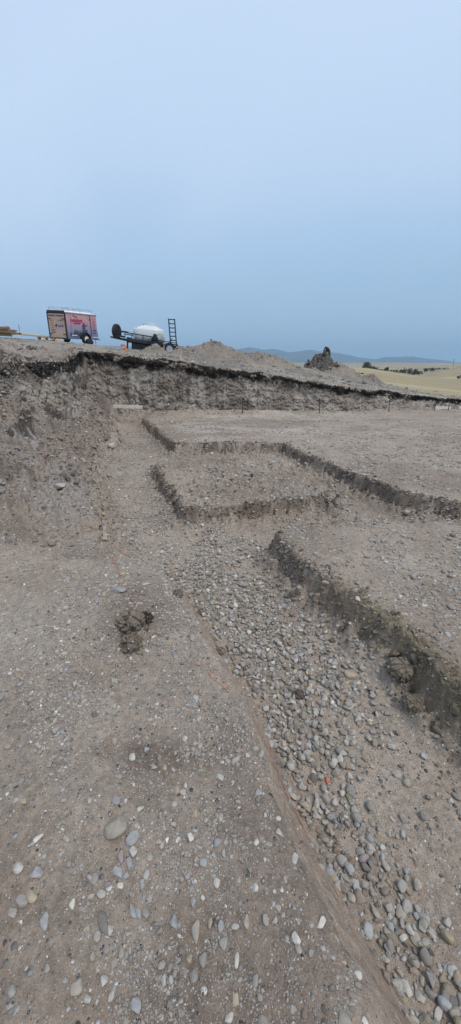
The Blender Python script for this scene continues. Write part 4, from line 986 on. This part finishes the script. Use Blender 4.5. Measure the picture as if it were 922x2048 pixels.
# ------------------------------------------------------------------ enclosed cargo trailer
def enclosed_trailer():
    Mc = at(136.6, 678, 28.0); yaw = R(67); roll = R(4.0)
    fwd = Vector((math.cos(yaw), math.sin(yaw), .035)).normalized()
    lft = Vector((-math.sin(yaw), math.cos(yaw), 0)); lft = (lft * math.cos(roll) + Vector((0, 0, 1)) * math.sin(roll)); lft = (lft - fwd * lft.dot(fwd)).normalized()
    upv = fwd.cross(lft)
    L, Wd, Hh = 3.0, 1.62, 1.62
    mw = Matrix(((fwd.x, lft.x, upv.x, Mc.x), (fwd.y, lft.y, upv.y, Mc.y), (fwd.z, lft.z, upv.z, Mc.z), (0, 0, 0, 1)))
    e = empty('enclosed_trailer', mw)
    tag(e, 'pink wrapped enclosed cargo trailer with closed rear doors and roof rack', 'trailer')
    MB().box((L / 2, Wd / 2, Hh / 2), (L - .06, Wd - .02, Hh)).build('body', WRAP, e, bevel=.02)
    # curved white roof
    m = MB(); n = 10; prof = [(Wd * k / n, Hh + .14 * math.sin(math.pi * k / n)) for k in range(n + 1)]
    vs_ = [(.02, y, z) for y, z in prof] + [(L - .02, y, z) for y, z in prof]
    fs = [(k, k + 1, n + 2 + k, n + 1 + k) for k in range(n)] + [tuple(range(n, -1, -1)), tuple(range(n + 1, 2 * n + 2)), (0, n + 1, 2 * n + 1, n)]
    m.add(vs_, fs).build('roof', WHITEP, e)
    MB().box((L / 2, -.012, Hh + .005), (L, .03, .05)).build('roof_trim', STEEL, e)
    # black rear frame
    f = MB(); f.box((-.03, .045, Hh / 2), (.1, .09, Hh)).box((-.03, Wd - .045, Hh / 2), (.1, .09, Hh)).box((-.032, Wd / 2, Hh + .02), (.104, Wd * .94, .17)).box((-.028, Wd / 2, -.02), (.1, Wd, .07))
    f.build('rear_frame', BLACK, e, bevel=.035)
    for side in (0, 1):
        y0 = .10 + side * (Wd / 2 - .095); w = Wd / 2 - .11; cy_ = y0 + w / 2
        d = MB().box((-.045, cy_, .79), (.03, w, 1.46)).build('rear_door', PINK, e, bevel=.006)
        hy = .11 if side == 0 else Wd - .11; s_ = 1 if side == 0 else -1
        for hz in (.28, 1.22): MB().box((-.075, hy + s_ * .09, hz), (.03, .22, .045)).build('hinge', BLACK, d)
        r = random.Random(3 + side); mk = MB(); bm_ = MB()
        # rows of lettering too small to read: heading, list lines, bold lines
        yc = cy_
        for k in range(9): mk.box((-.0665, y0 + .08 + k * (w - .16) / 8, 1.40 + r.uniform(-.008, .008)), (.008, .035 + r.uniform(0, .02), .085))
        if side == 1:
            for j in range(6): bm_.box((-.0665, cy_ + .05, 1.18 - j * .10), (.008, .30 + r.uniform(-.04, .05), .02))
            for j in range(2):
                for k in range(6): mk.box((-.0665, cy_ - .15 + .06 * k, .52 - .14 * j), (.008, .045, .05))
            bm_.build('small_lettering', BROWNM, d)
            MB().box((-.085, Wd / 2 + .07, .80), (.05, .16, .04)).box((-.085, Wd / 2 + .03, .80), (.06, .05, .14)).build('latch', BLACK, d)
        else:
            for k in range(6): mk.box((-.0665, cy_ - .16 + .065 * k, 1.13), (.008, .05, .04))
            sk = MB()
            for k in range(9): hh = r.uniform(.04, .2); sk.box((-.0665, cy_ - .22 + .055 * k, .72 + hh / 2), (.008, .04, hh))
            sk.build('skyline_picture', simple('skyline_blue', (.12, .13, .26), .5), d)
        mk.build('lettering', MARK, d)
    MB().box((.42, -.02, .9), (.03, .012, 1.5)).build('side_seam', STEEL, e)
    # side: crimson wording, emblem, figure at work, list
    r = random.Random(9); w1 = MB()
    for k in range(10): w1.box((.42 + .115 * k, -.006, 1.17 + r.uniform(-.015, .015)), (.075, .018, .15 if k % 3 else .19))
    w1.build('side_lettering', RED, e)
    w2 = MB()
    for k in range(7): w2.box((.70 + .09 * k, -.006, 1.0), (.07, .018, .045))
    for j in range(2):
        for k in range(5): w2.box((2.50 + .075 * k, -.006, .62 - j * .17), (.06, .018, .05))
    w2.box((.85, -.006, 1.42), (.42, .018, .03), Matrix.Rotation(R(20), 3, 'Y'))
    w2.build('side_small_lettering', MARK, e)
    w3 = MB()
    for j in range(5): w3.box((2.66, -.006, 1.36 - .14 * j), (.30 + r.uniform(-.05, .05), .018, .02))
    w3.build('side_list', BROWNM, e)
    b = MB(); b.lathe([(.12, -.02), (.12, .003)], (2.16, 0, 1.42), 'Y', 16); b.build('emblem_ground', WHITEP, e)
    b = MB()
    for a in range(-60, 240, 30): b.box((2.16 + .085 * math.cos(R(a)), -.028, 1.45 + .07 * math.sin(R(a))), (.06, .012, .045), Matrix.Rotation(-R(a + 90), 3, 'Y'))
    b.box((2.19, -.028, 1.34), (.13, .012, .04), Matrix.Rotation(R(35), 3, 'Y')); b.build('emblem', MARK, e)
    figm = simple('picture_ink', (.06, .07, .13), .5); fg = MB()
    fg.box((1.62, -.006, .98), (.14, .018, .17)).box((1.60, -.006, .78), (.27, .018, .28)).box((1.82, -.006, .90), (.30, .018, .06), Matrix.Rotation(R(-15), 3, 'Y')).box((1.68, -.006, .56), (.5, .018, .1)).box((1.58, -.006, .44), (.62, .018, .06))
    for k in range(9): hh = r.uniform(.1, .42); fg.box((.30 + .11 * k, -.006, .22 + hh / 2), (.07, .018, hh))
    fg.build('side_picture', figm, e)
    MB().box((2.30, -.022, .86), (.035, .02, 1.25)).build('side_door_edge', BLACK, e)
    MB().box((.62, -.024, .24), (.5, .02, .05)).box((2.62, -.024, .14), (.55, .02, .05)).build('reflective_strip', WHITEP, e)
    for ys, nm in ((-.10, 1), (Wd + .10, -1)):
        fe = MB(); arc = []
        for k in range(0, 181, 12):
            a = R(k); arc.append((1.56 + .46 * math.cos(a), .02 + .44 * math.sin(a)))
        vs_ = []; 
        for (ax, az) in arc: vs_ += [(ax, ys - .11, az), (ax, ys + .11, az), (1.56 + (ax - 1.56) * .9, ys + .11, .02 + (az - .02) * .9), (1.56 + (ax - 1.56) * .9, ys - .11, .02 + (az - .02) * .9)]
        fs = []
        for k in range(len(arc) - 1):
            for q in range(4): fs.append((4 * k + q, 4 * k + (q + 1) % 4, 4 * k + 4 + (q + 1) % 4, 4 * k + 4 + q))
        fe.add(vs_, fs).build('fender', BLACK, e)
        wl_ = MB().lathe([(.20, -.09), (.31, -.09), (.335, -.05), (.335, .05), (.31, .09), (.20, .09)], (1.56, ys, .0), 'Y').build('wheel', RUBBER, e, smooth=False)
        MB().lathe([(.06, -.10 * nm), (.20, -.105 * nm), (.195, -.02 * nm), (.05, -.02 * nm)], (1.56, ys, .0), 'Y').build('rim', WHITEP, wl_)
    # roof rack: three bars and a rail on each side
    for x_ in (.25, 1.35, 2.45):
        MB().tube([(x_, -.03, Hh), (x_, -.03, Hh + .30), (x_, Wd + .03, Hh + .30), (x_, Wd + .03, Hh)], .018, 6).build('rack_bar', STEEL, e)
    for y_ in (.0, Wd): MB().tube([(.15, y_, Hh + .24), (2.6, y_, Hh + .24)], .018, 6).build('rack_rail', STEEL, e)
    MB().box((L + .04, Wd / 2, .25), (.06, Wd - .1, .5)).build('stone_guard', STEEL, e)
    MB().tube([(L - .02, Wd * .8, .0), (L + 1.1, Wd / 2, -.02)], .035, 6).tube([(L - .02, Wd * .2, .0), (L + 1.1, Wd / 2, -.02)], .035, 6).build('tongue', BLACK, e)
    MB().tube([(L - .18, .12, .2), (L - .18, .12, -.36)], .03, 8).box((L - .18, .12, -.37), (.16, .16, .03)).build('jack', STEEL, e)
enclosed_trailer()
lump('black_tarp', at(178.5, 684.5, 29.0), (.26, .25, .26), (.02, .02, .02), 'crumpled black bag on the ground behind the trailer wheel', 51, .9, mat=CLOTH, cat='bag', amp=1)

# ------------------------------------------------------------------ flatbed trailer with ramp, and its water tank
def flatbed():
    O = at(258, 680, 22.0); yaw = R(8); pt = R(8.3)
    mw = Matrix.Translation(O) @ Matrix.Rotation(yaw, 4, 'Z') @ Matrix.Rotation(pt, 4, 'Y')
    e = empty('flatbed_trailer', mw); tag(e, 'black flatbed trailer tilted nose up with its ladder ramp raised', 'trailer')
    L, Wd = 2.75, 1.7
    MB().box((L / 2, Wd / 2, .06), (L, Wd, .05)).build('deck', BLACK, e)
    fr = MB().box((L / 2, 0, .02), (L, .07, .16)).box((L / 2, Wd, .02), (L, .07, .16))
    for k in range(6): fr.box((.2 + k * .48, Wd / 2, -.03), (.06, Wd - .08, .08))
    fr.build('frame', BLACK, e, bevel=.008)
    for ys in (0, Wd):
        MB().box((.45, ys, .34), (1.9, .05, .05)).build('side_rail', BLACK, e)
        for x_ in (-.42, .15, .72, 1.36): MB().box((x_, ys, .2), (.04, .045, .28)).build('rail_post', BLACK, e)
    MB().tube([(0, .1, .0), (-1.0, Wd / 2 - .55, .02)], .045, 6).tube([(0, Wd - .1, .0), (-1.0, Wd / 2 - .45, .02)], .045, 6).build('tongue', BLACK, e)
    MB().tube([(-.1, .3, .1), (-.1, .3, -.62)], .045, 8).box((-.1, .3, -.62), (.2, .2, .03)).build('jack', BLACK, e)
    MB().box((-.03, .45, .02), (.26, .35, .26)).build('tool_box', BLACK, e, bevel=.02)
    # spare tyre standing at the nose
    w = MB().lathe([(.17, -.08), (.30, -.09), (.355, -.05), (.355, .05), (.30, .09), (.17, .08)], (-.66, .02, .33), 'Y', 28)
    sp = w.build('spare_tyre', RUBBER, e)
    sp.matrix_parent_inverse = Matrix(); 
    # turned half towards the camera
    c = Vector((-.66, .02, .33)); sp.matrix_local = Matrix.Translation(c) @ Matrix.Rotation(R(62), 4, 'Z') @ Matrix.Translation(-c)
    MB().lathe([(.04, -.095), (.17, -.10), (.165, .0), (.04, .0)], (-.66, .02, .33), 'Y', 20).build('rim', BLACK, sp)
    MB().box((-.35, .02, .38), (.6, .05, .05)).box((-.45, .02, .12), (.5, .07, .09)).build('tyre_carrier', BLACK, e)
    for i, x_ in enumerate((1.45, 2.18)):
        for ys, s_ in ((-.14, -1), (Wd + .14, 1)):
            w = MB().lathe([(.17, -.09), (.28, -.09), (.31, -.05), (.31, .05), (.28, .09), (.17, .09)], (x_, ys, -.13), 'Y').build('wheel', RUBBER, e)
            MB().lathe([(.05, .10 * s_), (.17, .105 * s_), (.165, .02 * s_), (.04, .02 * s_)], (x_, ys, -.13), 'Y', 18).build('rim', STEEL, w)
    for ys in (-.14, Wd + .14):
        MB().box((1.82, ys, .22), (1.35, .24, .03)).box((1.08, ys, .08), (.03, .24, .28), Matrix.Rotation(R(-25), 3, 'Y')).box((2.56, ys, .08), (.03, .24, .28), Matrix.Rotation(R(25), 3, 'Y')).build('fender', BLACK, e)
    # ladder ramp, raised at the tail
    rm = MB()
    for y_ in (.0, .36): rm.box((0, y_, .65), (.05, .045, 1.36))
    for k in range(7): rm.box((0, .18, .06 + .205 * k), (.05, .36, .045))
    rmo = rm.build('ladder_ramp', BLACK, e); rmo.matrix_local = Matrix.Translation((L - .52, -.04, .05)) @ Matrix.Rotation(R(-10), 4, 'Y') @ Matrix.Rotation(R(-62), 4, 'Z')
    MB().box((2.25, .0, .1), (.12, .3, .16)).build('ramp_bracket', BLACK, e)
    # pump and hose beside the tank
    p = MB().box((1.35, .14, .26), (.34, .24, .22)).lathe([(.09, -.1), (.11, 0), (.09, .1)], (1.35, .1, .42), 'Y', 14).build('pump', BLACK, e, bevel=.02)
    # dark box slung under the front of the deck
    MB().box((.75, Wd / 2, -.26), (1.25, Wd * .8, .36)).build('underbox', BLACK, e, bevel=.02)
    # hose from the pump to the ground, lies on the trailer
    hs = MB(); pts = [mw @ Vector(q) for q in ((1.45, .02, .42), (1.58, -.05, .55), (1.75, -.12, .50), (1.84, -.2, .2), (1.90, -.28, -.25), (1.95, -.3, -.55))]
    pts2 = []
    for a, b in zip(pts[:-1], pts[1:]):
        for k in range(4): pts2.append(a.lerp(b, k / 4))
    hs.tube(pts2, .022, 6).build('hose', simple('grey_hose', (.35, .33, .3), .6), smooth=True); h = bpy.data.objects['hose']; tag(h, 'thin grey hose hanging from the pump over the flatbed side', 'hose')
    # tank stands on the deck
    te = empty('water_tank', mw @ Matrix.Translation((1.02, .85, .09)) @ Matrix.Rotation(R(-5.5), 4, 'Y')); tag(te, 'white plastic water tank with a low domed top, strapped on the flatbed', 'tank')
    m = MB(); n = 40; prof = [(.78, 0), (.84, .04), (.86, .25), (.85, .56), (.82, .62), (.78, .65), (.52, .77), (.30, .84), (.26, .85)]
    vs_ = []
    for r_, h_ in prof:
        for k in range(n):
            a = 2 * math.pi * k / n; ex = 3.2
            c_, s_ = math.cos(a), math.sin(a); q = (abs(c_) ** ex + abs(s_) ** ex) ** (-1 / ex)
            vs_.append((c_ * r_ * q, s_ * r_ * .88 * q, h_))
    fs = [(i * n + k, i * n + (k + 1) % n, (i + 1) * n + (k + 1) % n, (i + 1) * n + k) for i in range(len(prof) - 1) for k in range(n)]
    fs += [tuple(range(n))[::-1], tuple((len(prof) - 1) * n + k for k in range(n))]
    m.add(vs_, fs).build('shell', TANK, te, smooth=True)
    MB().lathe([(.34, 0), (.34, .10), (.30, .12)], (.1, 0, .77), 'Z', 24).build('manhole', TANK, te)
    lid = MB().lathe([(.31, 0), (.31, .045), (.28, .06)], (.1, 0, .89), 'Z', 24).build('lid', TANK, te)
    MB().lathe([(.16, 0), (.16, .03)], (-.2, .2, .86), 'Z', 18).build('vent_cap', BLACK, te)
    for s_ in (-1, 1):
        MB().tube([(s_ * .80, -.72, .02), (s_ * .62, -.5, .70)], .018, 5).build('strap', STEEL, te)
    MB().tube([(1.05, -.75, -.05), (1.28, -.72, .22)], .022, 6).build('tie_rod', BLACK, te)
flatbed()
def marker(px, y0, y1, Y, mat, label, w=.07):
    b = hit(px, y1); a = at(px, y0, b.y); b.z -= .12
    e = empty('marker_stake', loc=b)
    MB().box((0, 0, (a.z - b.z) / 2), (w, .03, a.z - b.z), taper=.95).build('post', mat, e)
    MB().box((0, -.004, (a.z - b.z) - .05), (w * 1.1, .05, .09)).build('top_band', ORANGES, e)
    tag(e, label, 'stake', 'marker stakes by the flatbed trailer')
marker(252.5, 691, 704, 18.0, ORANGES, 'orange marker stake in front of the flatbed trailer nose', .07)
lump('red_flag', at(246.5, 690.5, 18.2), (.12, .05, .07), (.6, .2, .2), 'crumpled pinkish red flag beside the orange marker stake', 53, .9, mat=simple('flag_cloth', (.62, .20, .18), .8), cat='flag', amp=.9)
MB().tube([at(241, 700, 18.3), at(246, 688, 18.2)], .014, 6).build('flag_stick', TIMBERW); tag(bpy.data.objects['flag_stick'], 'thin slanted stick under the pinkish red flag', 'stick')

# ------------------------------------------------------------------ shrubs in the draw and power poles
def bush(px, pyb, Y, wpx, hpx, seed, label, name='shrub', lf=LEAF):
    r = np.random.default_rng(seed); c = at(px, pyb, Y); mpp = Y / FPX; wx = wpx * mpp / 2; hz = hpx * mpp
    e = empty(name, loc=(c.x, c.y, c.z)); n = 900
    ncl = 9; cc = np.stack([r.uniform(-.7, .7, ncl) * wx, r.uniform(-.5, .5, ncl) * wx, r.uniform(.25, .78, ncl) * hz], 1); cr_ = r.uniform(.22, .42, ncl) * min(wx * 1.2, hz)
    k = r.integers(0, ncl, n); d = r.normal(size=(n, 3)); d /= np.linalg.norm(d, axis=1, keepdims=True)
    p = cc[k] + d * (cr_[k] * r.uniform(.5, 1.08, n) ** .5)[:, None]; p[:, 2] = np.maximum(p[:, 2], .04 * hz)
    s = hz * .07 * r.uniform(.5, 1.3, n); a = r.normal(size=(n, 3)); a /= np.linalg.norm(a, axis=1, keepdims=True); b = np.cross(a, r.normal(size=(n, 3))); b /= np.linalg.norm(b, axis=1, keepdims=True)
    V = np.stack([p + a * s[:, None], p + b * s[:, None], p - a * s[:, None], p - b * s[:, None]], 1).reshape(-1, 3)
    F = np.arange(4 * n).reshape(n, 4)
    mesh_np('crown', V, F, lf, None, False, parent=e)
    m = MB()
    for q in range(min(6, ncl)): m.tube([(0, 0, -.25), (cc[q][0] * .4, cc[q][1] * .4, cc[q][2] * .5), tuple(cc[q])], .05 * hz, 5, .015 * hz)
    m.build('trunk', BARK, e)
    tag(e, label, 'shrub', 'shrubs and low trees in the draw beyond the prairie')
for i, (px, pb, Y, w, h, lab) in enumerate([
    (732, 739, 250, 17, 13, 'tallest dark bush at the left end of the shrub row'), (743, 741, 252, 13, 8, 'dark bush just right of the tallest one'), (752, 742.5, 255, 12, 7, 'small bush third from the left end of the row'),
    (763, 743.5, 255, 16, 5, 'low thin bush before the rounded one'), (774, 744, 258, 13, 9, 'rounded bush standing alone in the left half of the row'), (786, 745, 260, 16, 5, 'low sparse bush right of the rounded one'),
    (798, 746.5, 262, 17, 7, 'wide low bush near the power pole'), (812, 748.5, 265, 20, 9, 'wide grey-green bush in the middle of the row'), (826, 750, 268, 20, 10, 'broad grey-green bush at the lowest end of the row'), (838, 749.5, 280, 14, 7, 'grey-green bush at the edge of the pale field'),
    (849, 744, 330, 15, 6, 'dark bush on the upper row behind the pale field'), (861, 742.5, 335, 12, 7, 'dark rounded bush at the end of the upper row'), (876, 740, 350, 18, 4, 'low dark scrub on the upper slope'), (892, 739, 360, 14, 3, 'faint scrub far up the slope'),
    (915, 757.5, 240, 10, 5, 'small lone dark bush low on the far right slope'), (920, 754, 270, 12, 4, 'small dark bush cut off at the picture edge')]):
    bush(px, pb, Y, w, h, 400 + i, lab)
def pole(px, yt, yb_, Y, label):
    a = at(px, yt, Y); b = at(px, yb_, Y); e = empty('power_pole', loc=b); H_ = a.z - b.z
    MB().tube([(0, 0, -2), (0, 0, H_)], .28, 6, .2).build('mast', BARK, e); MB().box((0, 0, H_ * .9), (2.4, .2, .2)).build('crossarm', BARK, e); tag(e, label, 'power pole', 'power poles across the fields')
pole(906, 718, 731, 520, 'power pole on the rise at the right'); pole(807.5, 734, 743, 500, 'short looking power pole above the middle bushes'); pole(714, 731, 735, 700, 'tiny distant power pole left of the bushes')

# ------------------------------------------------------------------ haze
hz_ = MB().box((0, 2600, 120), (18000, 10400, 300)).build('haze', bpy.data.materials.new('haze')); hz_['kind'] = 'stuff'; hz_['label'] = 'thin blue haze over the far hills'
hm = hz_.data.materials[0]; hm.use_nodes = True; ht = hm.node_tree; ht.nodes.clear()
ho = N(ht, 'ShaderNodeOutputMaterial'); hv = N(ht, 'ShaderNodeVolumePrincipled'); hv.inputs['Density'].default_value = .00022; hv.inputs['Color'].default_value = (.55, .78, 1.0, 1); hv.inputs['Anisotropy'].default_value = 0
ht.links.new(hv.outputs[0], ho.inputs['Volume'])
